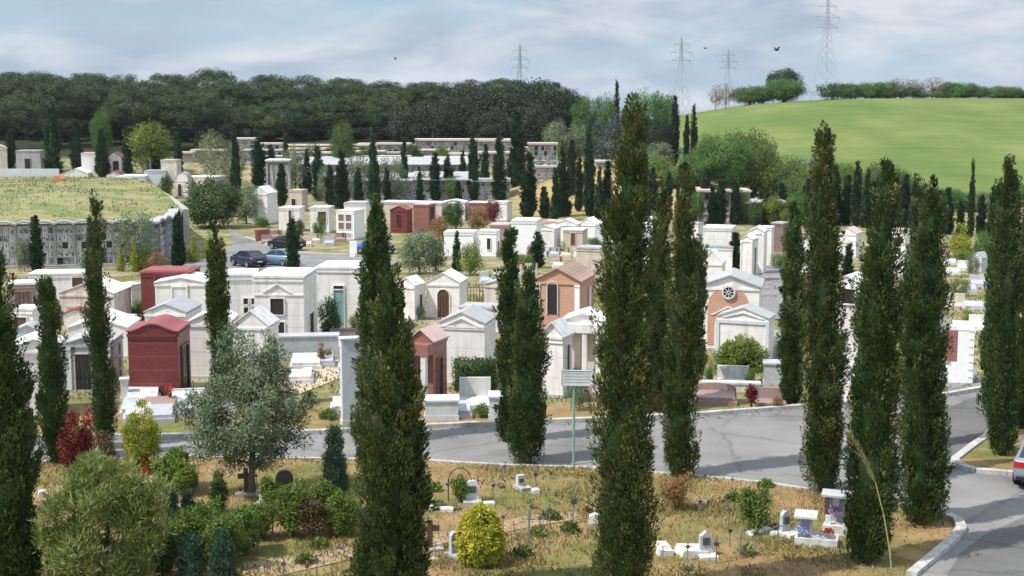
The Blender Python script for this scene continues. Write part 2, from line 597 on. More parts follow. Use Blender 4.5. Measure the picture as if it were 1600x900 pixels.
# ---------------------------------------------------------------- the ground
def ground_material():
    m, n, l, b = _nodes('ground')
    tc = n.new('ShaderNodeTexCoord')

    def noise(scale, detail=6., rough=.6, sx=1., sy=1.):
        mp = n.new('ShaderNodeMapping'); mp.inputs['Scale'].default_value = (sx, sy, 1)
        z = n.new('ShaderNodeTexNoise')
        z.inputs['Scale'].default_value = scale; z.inputs['Detail'].default_value = detail
        z.inputs['Roughness'].default_value = rough
        l.new(tc.outputs['Object'], mp.inputs['Vector']); l.new(mp.outputs['Vector'], z.inputs['Vector'])
        return z.outputs['Fac']

    def ramp(fac, stops):
        r = n.new('ShaderNodeValToRGB'); e = r.color_ramp.elements
        while len(e) < len(stops):
            e.new(.5)
        for k, (p, c) in enumerate(stops):
            e[k].position = p; e[k].color = (tuple(c) if hasattr(c, '__len__') else (c, c, c)) + (1,)
        l.new(fac, r.inputs['Fac'])
        return r.outputs['Color']

    def mix(f, a, c):
        x = n.new('ShaderNodeMix'); x.data_type = 'RGBA'
        l.new(f, x.inputs[0]); l.new(a, x.inputs[6]); l.new(c, x.inputs[7])
        return x.outputs[2]

    def band(out, lo, hi):
        r = n.new('ShaderNodeMapRange'); r.interpolation_type = 'SMOOTHSTEP'
        r.inputs['From Min'].default_value = lo; r.inputs['From Max'].default_value = hi
        l.new(out, r.inputs['Value'])
        return r.outputs['Result']

    def times(a, c):
        x = n.new('ShaderNodeMath'); x.operation = 'MULTIPLY'
        l.new(a, x.inputs[0]); l.new(c, x.inputs[1])
        return x.outputs[0]
    sp = n.new('ShaderNodeSeparateXYZ'); l.new(tc.outputs['Object'], sp.inputs['Vector'])
    # straw and bare earth of the plot in front
    dry = ramp(noise(.9, 8., .7), ((.26, (.175, .112, .055)), (.42, (.245, .158, .075)), (.56, (.32, .215, .108)), (.72, (.33, .24, .135))))
    green = ramp(noise(2.3, 7., .7), ((.3, (.075, .10, .028)), (.55, (.14, .16, .045)), (.75, (.26, .24, .09))))
    near = mix(ramp(noise(.22, 5., .62), ((.44, 0.), (.62, .85))), dry, green)
    earth = ramp(noise(1.1, 7., .7), ((.3, (.22, .17, .11)), (.5, (.33, .265, .17)), (.7, (.42, .34, .23))))
    mid = mix(ramp(noise(.3, 6., .65), ((.40, 0.), (.58, .9))), earth, green)
    c = mix(band(sp.outputs['Y'], 54., 60.), near, mid)
    slope = ramp(noise(.35, 6., .65), ((.3, (.22, .17, .075)), (.5, (.36, .265, .12)), (.7, (.25, .21, .08))))
    bx = band(sp.outputs['X'], 22., 34.)
    inv = n.new('ShaderNodeMath'); inv.operation = 'SUBTRACT'; inv.inputs[0].default_value = 1.; l.new(bx, inv.inputs[1])
    inv2 = times(inv.outputs[0], band(sp.outputs['X'], -2., 4.))
    c = mix(times(band(sp.outputs['Y'], 182., 196.), inv2), c, slope)
    wood = ramp(noise(.2, 6., .6), ((.35, (.018, .026, .010)), (.65, (.045, .052, .020))))  # floor under the pines coloured dark to imitate the crowns' shade
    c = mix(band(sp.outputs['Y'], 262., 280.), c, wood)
    # the sown field on the hill
    f1 = ramp(noise(.055, 5., .6, 1., .45), ((.3, (.098, .150, .038)), (.5, (.135, .180, .050)), (.68, (.185, .212, .070))))
    f2 = ramp(noise(.5, 8., .8, .16, 1.), ((.36, (.62, .66, .5)), (.56, (1., 1., 1.))))
    x = n.new('ShaderNodeMix'); x.data_type = 'RGBA'; x.blend_type = 'MULTIPLY'; x.inputs[0].default_value = .38
    l.new(f1, x.inputs[6]); l.new(f2, x.inputs[7])
    wv = n.new('ShaderNodeTexWave'); wv.wave_type = 'BANDS'; wv.bands_direction = 'Y'
    wv.inputs['Scale'].default_value = .020; wv.inputs['Distortion'].default_value = 1.6; wv.inputs['Detail'].default_value = 1.; wv.inputs['Detail Scale'].default_value = .35
    mpw = n.new('ShaderNodeMapping'); mpw.inputs['Rotation'].default_value = (0, 0, .30)
    l.new(tc.outputs['Object'], mpw.inputs['Vector']); l.new(mpw.outputs['Vector'], wv.inputs['Vector'])
    tr = ramp(wv.outputs['Fac'], ((.0, (.70, .74, .6)), (.035, (1., 1., 1.)), (.09, (1., 1., 1.)), (.12, (.78, .82, .7)), (.16, (1., 1., 1.))))
    x2 = n.new('ShaderNodeMix'); x2.data_type = 'RGBA'; x2.blend_type = 'MULTIPLY'; x2.inputs[0].default_value = .3
    l.new(x.outputs[2], x2.inputs[6]); l.new(tr, x2.inputs[7])
    field = x2.outputs[2]
    c = mix(times(band(sp.outputs['X'], 26., 40.), band(sp.outputs['Y'], 205., 232.)), c, field)
    l.new(c, b.inputs['Base Color'])
    b.inputs['Roughness'].default_value = .95
    b.inputs['Specular IOR Level'].default_value = .1
    bp = n.new('ShaderNodeBump'); bp.inputs['Strength'].default_value = .5; bp.inputs['Distance'].default_value = .08
    l.new(noise(5., 8., .7), bp.inputs['Height']); l.new(bp.outputs['Normal'], b.inputs['Normal'])
    MATS['ground'] = m


ground_material()


def asphalt_material(name, k):
    m, n, l, b = _nodes(name)
    tc = n.new('ShaderNodeTexCoord')

    def noise(scale, detail=6., rough=.6, kind='ShaderNodeTexNoise'):
        z = n.new(kind); z.inputs['Scale'].default_value = scale
        if kind == 'ShaderNodeTexNoise':
            z.inputs['Detail'].default_value = detail; z.inputs['Roughness'].default_value = rough
        l.new(tc.outputs['Object'], z.inputs['Vector'])
        return z

    def ramp(fac, stops):
        r = n.new('ShaderNodeValToRGB'); e = r.color_ramp.elements
        while len(e) < len(stops):
            e.new(.5)
        for k, (p, c) in enumerate(stops):
            e[k].position = p; e[k].color = (c, c * .985, c * .97, 1)
        l.new(fac, r.inputs['Fac'])
        return r.outputs['Color']

    def mul(a, c, f=1.):
        x = n.new('ShaderNodeMix'); x.data_type = 'RGBA'; x.blend_type = 'MULTIPLY'; x.inputs[0].default_value = f
        l.new(a, x.inputs[6]); l.new(c, x.inputs[7])
        return x.outputs[2]
    base = ramp(noise(.35, 7., .6).outputs['Fac'], ((.3, .20 * k), (.5, .245 * k), (.7, .285 * k)))
    fine = ramp(noise(14., 4., .8).outputs['Fac'], ((.25, .7), (.7, 1.)))
    wobble = noise(1.2, 5., .6)
    ad = n.new('ShaderNodeVectorMath'); ad.operation = 'ADD'
    sc = n.new('ShaderNodeVectorMath'); sc.operation = 'SCALE'; sc.inputs['Scale'].default_value = .9
    l.new(wobble.outputs['Color'], sc.inputs[0]); l.new(tc.outputs['Object'], ad.inputs[0]); l.new(sc.outputs[0], ad.inputs[1])
    vo = n.new('ShaderNodeTexVoronoi'); vo.feature = 'DISTANCE_TO_EDGE'; vo.inputs['Scale'].default_value = .19
    l.new(ad.outputs[0], vo.inputs['Vector'])
    crack = ramp(vo.outputs['Distance'], ((.0, .35), (.012, .5), (.02, 1.)))
    patch = ramp(noise(.16, 2., .4).outputs['Fac'], ((.60, 1.), (.64, .74)))
    c = mul(mul(mul(base, fine, .8), crack, .35), patch, .8)
    l.new(c, b.inputs['Base Color'])
    b.inputs['Roughness'].default_value = .85
    b.inputs['Specular IOR Level'].default_value = .25
    bp = n.new('ShaderNodeBump'); bp.inputs['Strength'].default_value = .25; bp.inputs['Distance'].default_value = .01
    l.new(fine, bp.inputs['Height']); l.new(bp.outputs['Normal'], b.inputs['Normal'])
    MATS[name] = m


asphalt_material('asphalt', 1.)
asphalt_material('asphalt_dark', .62)


def make_ground():
    ys = np.concatenate([np.arange(-60, 20, 10.), np.arange(20, 270, 2.), np.arange(270, 520, 5.), np.geomspace(520, 4000, 24)])
    xs = np.concatenate([-np.geomspace(3000, 175, 16), np.arange(-170, 210, 4.), np.geomspace(215, 3000, 16)])
    X, Y = np.meshgrid(xs, ys)
    V = np.stack([X, Y, T(X, Y)], -1).reshape(-1, 3)
    nx, ny = len(xs), len(ys)
    i = (np.arange(ny - 1)[:, None] * nx + np.arange(nx - 1)[None, :]).ravel()
    Q = np.stack([i, i + 1, i + nx + 1, i + nx], -1)
    me = np_mesh('ground', V, Q, np.zeros(len(V)), 'ground')
    me.polygons.foreach_set('use_smooth', np.ones(len(Q), bool))
    structure(link('ground', me))


make_ground()


def haze():
    mb = MB(); mb.box(-3100, 3100, -120, 4100, -60., 62.)
    m = bpy.data.materials.new('haze'); m.use_nodes = True
    nt = m.node_tree
    nt.nodes.remove(nt.nodes['Principled BSDF'])
    v = nt.nodes.new('ShaderNodeVolumePrincipled')
    v.inputs['Color'].default_value = (.80, .88, 1., 1)
    v.inputs['Density'].default_value = HAZE
    v.inputs['Anisotropy'].default_value = .2
    nt.links.new(v.outputs[0], nt.nodes['Material Output'].inputs['Volume'])
    MATS['haze'] = m
    tag(mb.build('haze', 'haze'), 'thin blue haze in the air over the cemetery and the hills', 'haze', kind='stuff')


haze()


def drape(name, pts, mat, lift=.05, cuts=5):
    """a flat sheet over the ground inside an outline of ground points"""
    bm = bmesh.new()
    vs = [bm.verts.new((p[0], p[1], 0)) for p in pts]
    f = bm.faces.new(vs)
    f.normal_update()
    if f.normal.z < 0:
        f.normal_flip()
    bmesh.ops.triangulate(bm, faces=[f])
    for _ in range(cuts):
        long = [e for e in bm.edges if e.calc_length() > 4.]
        if not long:
            break
        bmesh.ops.subdivide_edges(bm, edges=long, cuts=1)
        bmesh.ops.triangulate(bm, faces=bm.faces[:])
    co = np.array([v.co[:] for v in bm.verts])
    z = T(co[:, 0], co[:, 1]) + lift
    for v, h in zip(bm.verts, z):
        v.co.z = h
    me = bpy.data.meshes.new(name)
    bm.to_mesh(me); bm.free()
    me.materials.append(MATS[mat])
    return structure(link(name, me))


def px_pts(lst):
    return [at(*p) for p in lst]


FAR_EDGE = [(-140, 691), (40, 687), (300, 684), (500, 678), (670, 669), (860, 661), (1010, 655), (1100, 650), (1255, 638), (1475, 620), (1548, 607), (1640, 596)]
NEAR_EDGE = [(1500, 960), (1424, 902), (1462, 870), (1488, 848), (1503, 830), (1496, 816), (1466, 804), (1400, 790), (1320, 775), (1265, 765), (1200, 755), (1090, 744), (925, 731), (790, 727), (670, 720), (500, 717), (300, 714), (40, 722), (-140, 726)]
ROAD = px_pts(FAR_EDGE) + [at(3000, 560), at(3000, 820), at(2200, 1000)] + px_pts(NEAR_EDGE)
drape('road', ROAD, 'asphalt', .02, 0)
drape('worn_asphalt', px_pts([(1466, 980), (1480, 900), (1500, 866), (1540, 836), (1620, 800), (1720, 790), (1760, 980)]), 'asphalt_dark', .032, 0)
drape('worn_asphalt', px_pts([(1478, 640), (1530, 618), (1560, 612), (1575, 628), (1530, 684), (1486, 724), (1452, 730), (1440, 690)]), 'asphalt_dark', .032, 0)
drape('parking_road', px_pts([(356, 357), (384, 371), (432, 388), (472, 396), (545, 399), (600, 402), (640, 412), (560, 424), (520, 419), (430, 421), (330, 427), (235, 428), (300, 407), (352, 397), (366, 380)]), 'asphalt', .06)
drape('side_lane', px_pts([(1395, 400), (1425, 400), (1465, 470), (1510, 560), (1540, 608), (1475, 620), (1440, 520)]), 'asphalt', .06)
drape('cross_lane', px_pts([(1186, 500), (1190, 440), (1196, 400), (1224, 396), (1232, 440), (1240, 500)]), 'asphalt', .06)
drape('dirt_path', px_pts([(440, 585), (500, 566), (552, 560), (560, 580), (520, 596), (470, 616), (430, 612)]), 'sand', .03, 2)
drape('worn_path', px_pts([(380, 880), (470, 868), (560, 855), (700, 832), (830, 806), (900, 800), (905, 812), (840, 822), (720, 846), (560, 872), (430, 902), (380, 905)]), 'trodden_earth', .02, 2)


def kerb(name, pts, w=.24, h=.15, sink=.05):
    """a stone edging along a line, made of butted stones"""
    mb = MB()
    P = [Vector((p[0], p[1], 0)) for p in pts]
    for a, b in zip(P, P[1:]):
        d = b - a
        n = max(1, round(d.length / 1.0))
        t = d.normalized(); s = Vector((-t.y, t.x, 0)) * w / 2
        for k in range(n):
            p, q = a + d * (k / n) + t * .008, a + d * ((k + 1) / n) - t * .008
            z0, z1 = float(T(p.x, p.y)), float(T(q.x, q.y))
            i = len(mb.v)
            ww = random.uniform(-.006, .006)
            mb.v += [(p.x + s.x, p.y + s.y, z0 - sink), (p.x - s.x, p.y - s.y, z0 - sink), (q.x - s.x, q.y - s.y, z1 - sink), (q.x + s.x, q.y + s.y, z1 - sink),
                     (p.x + s.x, p.y + s.y, z0 + h + ww), (p.x - s.x, p.y - s.y, z0 + h + ww), (q.x - s.x, q.y - s.y, z1 + h + ww), (q.x + s.x, q.y + s.y, z1 + h + ww)]
            mb.f += [tuple(i + k2 for k2 in q2) for q2 in ((4, 5, 6, 7), (0, 1, 5, 4), (1, 2, 6, 5), (2, 3, 7, 6), (3, 0, 4, 7))]
    o = mb.build(name, 'kerb_stone')
    return structure(o)


random.seed(3)
kerb('road_kerb', px_pts(FAR_EDGE[:-1]), .26, .17)
kerb('verge_kerb', px_pts([(1424, 902), (1462, 870), (1488, 848), (1503, 830), (1496, 816), (1466, 804)]), .28, .15)
kerb('road_kerb', px_pts([(1265, 765), (1200, 755), (1090, 744), (925, 731), (790, 727), (670, 720), (500, 717), (300, 714), (40, 722), (-140, 726)]), .16, .04)
ISLAND = [(1543, 684), (1516, 703), (1491, 722), (1502, 731), (1525, 738), (1573, 742), (1700, 750), (1760, 690), (1640, 650)]
drape('verge_island', px_pts(ISLAND), 'ground', .08, 2)
kerb('island_kerb', px_pts(ISLAND[:7]), .28, .15)
kerb('parking_kerb', px_pts([(384, 371), (432, 388), (472, 396), (545, 399)]), .3, .14)


def inside(poly, X, Y):
    c = np.zeros(len(X), bool)
    n = len(poly)
    for i in range(n):
        x1, y1 = poly[i][0], poly[i][1]; x2, y2 = poly[i - 1][0], poly[i - 1][1]
        cond = (y1 > Y) != (y2 > Y)
        with np.errstate(divide='ignore', invalid='ignore'):
            xi = (x2 - x1) * (Y - y1) / (y2 - y1 + 1e-12) + x1
        c ^= cond & (X < xi)
    return c


def value_noise(X, Y, s, seed):
    g = np.random.default_rng(seed).random((256, 256))
    x, y = X / s, Y / s
    xi, yi = np.floor(x).astype(int), np.floor(y).astype(int)
    fx, fy = x - xi, y - yi
    fx = fx * fx * (3 - 2 * fx); fy = fy * fy * (3 - 2 * fy)
    a = g[xi % 256, yi % 256]; b = g[(xi + 1) % 256, yi % 256]
    c = g[xi % 256, (yi + 1) % 256]; d = g[(xi + 1) % 256, (yi + 1) % 256]
    return (a * (1 - fx) + b * fx) * (1 - fy) + (c * (1 - fx) + d * fx) * fy


def grass():
    rng = np.random.default_rng(5)
    N = 150000
    Y = rng.uniform(33, 51, N); X = rng.uniform(-1, 1, N) * (Y * .40 + 2)
    keep = ~inside(ROAD, X, Y)
    n1 = value_noise(X, Y, 1.6, 1) * .6 + value_noise(X, Y, .5, 2) * .4
    keep &= rng.random(N) < sstep(.25, .75, n1) * .9 + .12
    X, Y, n1 = X[keep], Y[keep], n1[keep]
    g = value_noise(X, Y, 2.7, 4) * .65 + value_noise(X, Y, .8, 6) * .35
    n = len(X)
    P = np.stack([X, Y, T(X, Y) - .01], -1)
    ax = unit(np.stack([rng.normal(0, .55, n), rng.normal(0, .55, n), np.ones(n)], -1))
    tall = rng.random(n)
    L = .05 + .09 * tall ** 2 + .045 * (g > .6)
    V = blades(rng, P, ax, L, L * .22 + .006)
    tint = np.where(g > .60, rng.uniform(.05, .38, n), rng.uniform(.35, 1., n))
    tag(link('dry_grass', leaf_mesh('dry_grass', V, tint, 'dry_blade')), 'dry straw coloured grass with greener patches around the simple graves', 'grass', kind='stuff')
    N = 90000
    Y = rng.uniform(55, 118, N); X = rng.uniform(-1, 1, N) * (Y * .39)
    keep = ~inside(ROAD, X, Y)
    g = value_noise(X, Y, 3.1, 9) * .6 + value_noise(X, Y, .9, 11) * .4
    keep &= rng.random(N) < sstep(.32, .62, g)
    X, Y, g = X[keep], Y[keep], g[keep]
    n = len(X)
    P = np.stack([X, Y, T(X, Y) - .02], -1)
    ax = unit(np.stack([rng.normal(0, .5, n), rng.normal(0, .5, n), np.ones(n)], -1))
    L = .10 + .16 * rng.random(n) ** 2
    V = blades(rng, P, ax, L, L * .3 + .02)
    tint = np.where(g > .5, rng.uniform(0, .35, n), rng.uniform(.2, .8, n))
    tag(link('grass', leaf_mesh('grass', V, tint, 'dry_blade')), 'patchy green grass between the burial chapels beyond the road', 'grass', kind='stuff')


grass()


# ---------------------------------------------------------------- foliage
def lumps(rng, k=9):
    f = rng.integers(1, 7, k); g = np.where(np.arange(k) < k // 2, rng.uniform(.2, 1.1, k), rng.uniform(1.5, 6., k)); p = rng.uniform(0, 6.28, k); q = rng.uniform(0, 6.28, k); a = rng.uniform(.3, 1, k)
    def fn(th, z):
        s = sum(a[i] * np.sin(f[i] * th + p[i]) * np.sin(g[i] * z + q[i]) for i in range(k))
        return s / math.sqrt(k * .2)
    return fn


def cypress_crown(name, seed, H, W, mat, tufts=1700, per=15, leaf=.17, top=.38, foot=.75, rough=.16, lift=.25, brown=0., core=.58, spray=.20):
    """a column of upright sprays round a dense middle; foot of the crown at z = lift"""
    rng = np.random.default_rng(seed)
    fn = lumps(rng)

    def prof(t):                                     # t = 0 at the foot, 1 at the tip
        up = np.clip((1 - t) / top, 0, 1) ** .70
        dn = foot + (1 - foot) * np.clip(t / .10, 0, 1) ** .6
        return np.minimum(up, 1) * dn * (.94 + .06 * np.sin(t * 9 + seed))
    lean = rng.normal(0, .012, 2)
    t = rng.random(tufts * 4)
    t = t[rng.random(len(t)) < prof(t) * .9 + .1][:tufts]
    th = rng.uniform(0, 2 * math.pi, len(t))
    gate = lumps(rng)
    gv = gate(th, (lift + t * (H - lift)) * 10. / H * .6)
    ok = (gv > -.15) | (rng.random(len(t)) < .22)
    t, th = t[ok], th[ok]
    n = len(t)
    z = lift + t * (H - lift)
    lump = 1 + rough * fn(th, z * 10. / H * 1.1)
    rr = np.maximum(W / 2 - spray * .75, .03) * prof(t) * lump * rng.uniform(.68, 1.0, n)
    stray = rng.random(n) < .06
    rr = np.where(stray, rr * 1.15 + spray * .35, rr)
    cx, cy = lean[0] * z + .05 * np.sin(z * .7 + seed), lean[1] * z
    C = np.stack([cx + rr * np.cos(th), cy + rr * np.sin(th), z], -1)
    out = np.stack([np.cos(th), np.sin(th), np.zeros(n)], -1)
    D = unit(out * .38 + np.array((0, 0, 1.)) + rng.normal(0, .16, (n, 3)))      # each spray points up and out
    tb = rng.beta(2.2, 2.2, n)
    tb = np.where(rng.random(n) < .012 + brown * 1.6, rng.uniform(.9, 1.15, n), tb)
    m = per
    fat = np.repeat(spray * rng.uniform(.55, 1.0, n) ** 1.3 * 1.35 * (.5 + .5 * prof(t)), m)[:, None]
    Cb, Db = np.repeat(C, m, 0), np.repeat(D, m, 0)
    s = rng.uniform(-1, 1, n * m)                   # along the spray
    q = unit(rng.normal(size=(n * m, 3))); q = unit(q - Db * np.sum(q * Db, -1, keepdims=True) + np.repeat(out, m, 0) * .35)
    girth = (np.clip(1 - s ** 2, 0, 1) ** .5 * (1 - .45 * np.clip(s, 0, 1)))[:, None] * rng.uniform(.75, 1.1, (n * m, 1))
    P = Cb + Db * (s[:, None] * fat * 2.5) + q * girth * fat
    A = unit(Db * 1.05 + q * .38 + rng.normal(0, .24, (n * m, 3)))
    L = leaf * rng.uniform(.75, 1.5, n * m)
    nrm = unit(q + Db * (.25 + .6 * np.clip(s, 0, 1))[:, None])
    V = blades(rng, P, A, L, L * rng.uniform(.26, .42, n * m), nrm, .34)
    tint = np.repeat(tb, m) * .8 + .08 + rng.normal(0, .055, n * m) + .10 * np.clip(s, 0, 1)
    tip = rng.random(n * m) < .012 + brown * .5
    tint = np.where(tip, rng.uniform(.8, 1., n * m), tint)
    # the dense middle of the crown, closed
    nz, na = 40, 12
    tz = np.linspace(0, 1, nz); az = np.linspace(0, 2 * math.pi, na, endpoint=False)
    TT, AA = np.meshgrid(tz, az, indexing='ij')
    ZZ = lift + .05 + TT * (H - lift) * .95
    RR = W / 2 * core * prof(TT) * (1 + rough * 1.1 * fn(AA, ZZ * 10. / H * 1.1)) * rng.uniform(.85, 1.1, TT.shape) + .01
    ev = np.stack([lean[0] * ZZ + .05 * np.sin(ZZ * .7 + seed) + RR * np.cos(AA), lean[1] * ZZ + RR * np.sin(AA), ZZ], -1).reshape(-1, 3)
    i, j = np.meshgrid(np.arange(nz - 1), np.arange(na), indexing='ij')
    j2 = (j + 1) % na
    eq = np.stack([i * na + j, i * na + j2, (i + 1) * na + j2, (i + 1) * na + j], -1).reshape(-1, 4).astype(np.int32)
    return leaf_mesh(name, V, tint, mat, (ev, eq, np.full(len(ev), .05)))  # core tinted darkest, painting shade into the gaps between sprays


def clump_crown(name, seed, rx, rz, mat, z0=0., shape='ball', clumps=60, cr=.3, leaves=60, leaf=.12, aspect=.4, droop=0., up=.25, inner=.45, ry=None, spread=.22, lobes=None, cn=.6, co=.8, jit=.5):
    """leaf clumps spread through a volume: ball, dome (umbrella), cone, drop or loose; z0 is the foot of the volume"""
    rng = np.random.default_rng(seed)
    ry = ry or rx
    if lobes:
        vol = np.array([q[3] ** 2 * q[4] for q in lobes]) ** .8
        lobe_p = vol / vol.sum()
    C = []
    while len(C) < clumps:
        if shape == 'lobes':
            lo = lobes[rng.choice(len(lobes), p=lobe_p)]
            p = rng.normal(size=3); p /= np.linalg.norm(p)
            q = rng.uniform(inner ** 3, 1.) ** (1 / 3.)
            C.append(np.array((lo[0] + p[0] * lo[3] * q, lo[1] + p[1] * lo[3] * .9 * q, lo[2] + p[2] * lo[4] * q)))
            continue
        p = rng.normal(size=3); p /= np.linalg.norm(p)
        q = rng.uniform(inner ** 3, 1.) ** (1 / 3.)
        if shape == 'dome':
            if p[2] < -.75:
                continue
            w = np.array((p[0] * rx * q, p[1] * ry * q, p[2] * rz * q * (1. if p[2] > 0 else .30)))
        elif shape == 'cone':
            h = 1 - math.sqrt(rng.random()); a = rng.uniform(0, 6.283)
            r = (1 - h) ** .9 * (1. if h > .12 else .75 + h * 2) * rng.uniform(.7, 1.) ** .5
            w = np.array((rx * r * math.cos(a), ry * r * math.sin(a), rz * h))
        elif shape == 'drop':
            h = rng.random(); a = rng.uniform(0, 6.283)
            prof = math.sin(math.pi * min(1, (h * .93 + .10)) ** .8) ** .75
            if rng.random() > prof:
                continue
            r = prof * rng.uniform(.82, 1.)
            w = np.array((rx * r * math.cos(a), ry * r * math.sin(a), rz * h))
        else:
            w = np.array((p[0] * rx * q, p[1] * ry * q, rz * .5 + p[2] * rz * .5 * q))
        C.append(w)
    C = np.array(C)
    ctr = C.mean(0) - np.array((0, 0, .25 * np.ptp(C[:, 2])))
    G = unit((C - ctr) / np.maximum(np.ptp(C, axis=0), .01))
    size = cr * rng.uniform(.65, 1.3, clumps)
    tb = rng.beta(2.2, 2.2, clumps)
    m = leaves
    o = rng.normal(size=(clumps * m, 3)); o = unit(o) * (rng.random((clumps * m, 1)) ** .4)
    if shape == 'dome':
        o[:, 2] *= .85
    S = np.repeat(size, m)[:, None]
    P = np.repeat(C, m, 0) + o * S
    A = unit(o * .8 + rng.normal(0, .5, o.shape) + np.array((0, 0, up - droop)))
    L = leaf * rng.uniform(.65, 1.25, len(P))
    V = blades(rng, P, A, L, L * aspect, unit(o * co + np.repeat(G, m, 0) * cn + np.array((0, 0, .15))), jit)
    tint = np.repeat(tb, m) * .75 + .12 + rng.normal(0, spread * .6, len(P))
    V[:, :, 2] += z0
    return leaf_mesh(name, V, tint, mat), C + np.array((0, 0, z0))


def trunk_mesh(name, seed, H, r0, r1, mat, limbs=(), split=.55, n=8):
    """a tapered stem with boughs out to the given points"""
    rng = random.Random(seed)
    mb = MB()
    pts = [(0, 0, -.3)]
    x = y = 0
    for k in range(1, 6):
        x += rng.uniform(-1, 1) * r0 * .35; y += rng.uniform(-1, 1) * r0 * .35
        pts.append((x, y, H * k / 5))
    mb.tube(pts, [r0 * 1.25] + [r0 + (r1 - r0) * k / 5 for k in range(1, 6)], n)
    for c in limbs:
        s = H * rng.uniform(split, .97)
        i = min(4, int(s / H * 5)); f = s / H * 5 - i
        a, b = Vector(pts[i]), Vector(pts[i + 1])
        if i == 0:
            a = Vector((0, 0, 0))
        p = a.lerp(b, f)
        q = Vector(c)
        mid = p.lerp(q, .5) + Vector((rng.uniform(-.1, .1), rng.uniform(-.1, .1), -.06)) * (q - p).length
        rr = (r0 + (r1 - r0) * s / H) * rng.uniform(.42, .62)
        mb.tube([p, mid, q], [rr, rr * .7, rr * .25], 5)
    return mb.mesh(name, mat, True)


def plant(name, label, cat, loc, parts, scale=(1, 1, 1), rz=0., group=None):
    t = thing(name, label, cat, loc, rz, group)
    t.scale = scale
    for pn, me in parts:
        link(pn, me, t)
    return t

# ---------------------------------------------------------------- the tall cypresses in front
CYP = 'tall cypresses along the road'
#  x, base, top, width px, top taper, tufts, mat, seed, brown, roughness, label
HEROES = [
    (8, 910, 392, 104, .62, 1500, 'cypress_leaf', 11, 0, .26, 'ragged dark cypress cut by the left edge of the picture'),
    (86, 722, 436, 50, .50, 1500, 'cypress_leaf', 12, 0, .14, 'short dark cypress left of the red leaved shrub, in front of a white chapel'),
    (161, 700, 306, 37, .42, 1600, 'brown_cypress_leaf', 13, 0, .17, 'thin pointed cypress rising behind the red leaved shrub, left of the red chapel'),
    (349, 640, 354, 32, .40, 1400, 'brown_cypress_leaf', 14, 0, .15, 'thin cypress standing behind the silvery olive tree'),
    (589, 690, 308, 54, .50, 1700, 'cypress_leaf', 15, .01, .16, 'slim cypress directly behind the broad shaggy cypress left of centre'),
    (608, 945, 428, 112, .40, 2700, 'brown_cypress_leaf', 16, .01, .24, 'broad shaggy cypress with several tips, in the dry plot left of centre'),
    (798, 690, 352, 36, .45, 1300, 'cypress_leaf', 17, 0, .12, 'slimmer taller half of the cypress pair beside the white gabled chapel'),
    (825, 724, 424, 64, .50, 1900, 'cypress_leaf', 18, 0, .13, 'stout cypress on the near road edge left of the green sign post'),
    (972, 932, 166, 104, .52, 3000, 'brown_cypress_leaf', 19, .015, .22, 'tallest cypress, shaggy with brown tips, just right of the sign board'),
    (1027, 642, 284, 36, .50, 1400, 'brown_cypress_leaf', 20, .01, .15, 'thin brownish cypress on the far verge behind the two road cypresses'),
    (1064, 744, 262, 58, .52, 2000, 'brown_cypress_leaf', 21, .01, .16, 'cypress on the near road edge above a dry withered bush'),
    (1086, 606, 374, 28, .40, 900, 'cypress_leaf', 22, 0, .10, 'small dark cypress beside the brick chapel with the rose window'),
    (1237, 632, 322, 40, .48, 1500, 'cypress_leaf', 23, .01, .16, 'dark cypress on the far kerb right of the round green bush'),
    (1287, 768, 196, 68, .50, 2300, 'brown_cypress_leaf', 24, .02, .19, 'tall brownish cypress with a thin spire at the near road edge'),
    (1354, 878, 262, 86, .46, 2600, 'cypress_leaf', 25, 0, .17, 'dense green cypress beside the two small flowered shrines'),
    (1437, 818, 284, 82, .48, 2500, 'cypress_leaf', 26, 0, .17, 'dense dark cypress on the kerbed corner of the verge'),
    (1423, 700, 274, 40, .40, 1100, 'cypress_leaf', 27, 0, .13, 'slender cypress whose tip shows behind the corner cypress'),
    (1566, 714, 252, 56, .42, 1900, 'cypress_leaf', 28, .01, .17, 'tall cypress on the kerbed island near the silver car'),
    (1549, 652, 292, 36, .42, 1200, 'cypress_leaf', 29, 0, .15, 'slim cypress just behind the one on the kerbed island'),
    (1597, 672, 300, 40, .45, 1400, 'brown_cypress_leaf', 30, .01, .16, 'cypress half cut by the right edge of the picture'),
]
for (px, by, ty, wpx, top, tufts, mat, seed, brown, rough, label) in HEROES:
    P = at(px, by)
    H = zat(P.y, ty) - P.z
    W = wpx * mpp(P) * .86
    area = H * W
    tufts = int(min(1000, max(230, area * 50)))
    leaf = .098 if P.y < 50 else .125
    me = cypress_crown('crown', seed, H, W, mat, tufts, 112, leaf, top * .86, .90, rough * 1.2, .22, brown)
    plant('cypress_tree', label, 'cypress', P, (('trunk', trunk_mesh('trunk', seed, H * .8, .13, .03, 'bark')), ('crown', me)), group=CYP)
P = at(640, 940)
plant('cypress_tree', 'lower bushy cypress grown against the right side of the broad shaggy one', 'cypress', P,
      (('trunk', trunk_mesh('trunk', 41, 3.5, .1, .03, 'bark')), ('crown', cypress_crown('crown', 41, zat(P.y, 590) - P.z, 56 * mpp(P), 'brown_cypress_leaf', 230, 60, .155, .6, .8, .26, .2, .01))), group=CYP)
P = at(42, 912)
plant('cypress_tree', 'low dark cypress at the foot of the ragged one by the left edge', 'cypress', P,
      (('trunk', trunk_mesh('trunk', 42, 2., .08, .03, 'bark')), ('crown', cypress_crown('crown', 42, zat(P.y, 800) - P.z, 50 * mpp(P), 'cypress_leaf', 130, 60, .155, .6, .8, .26, .1, 0))), group=CYP)

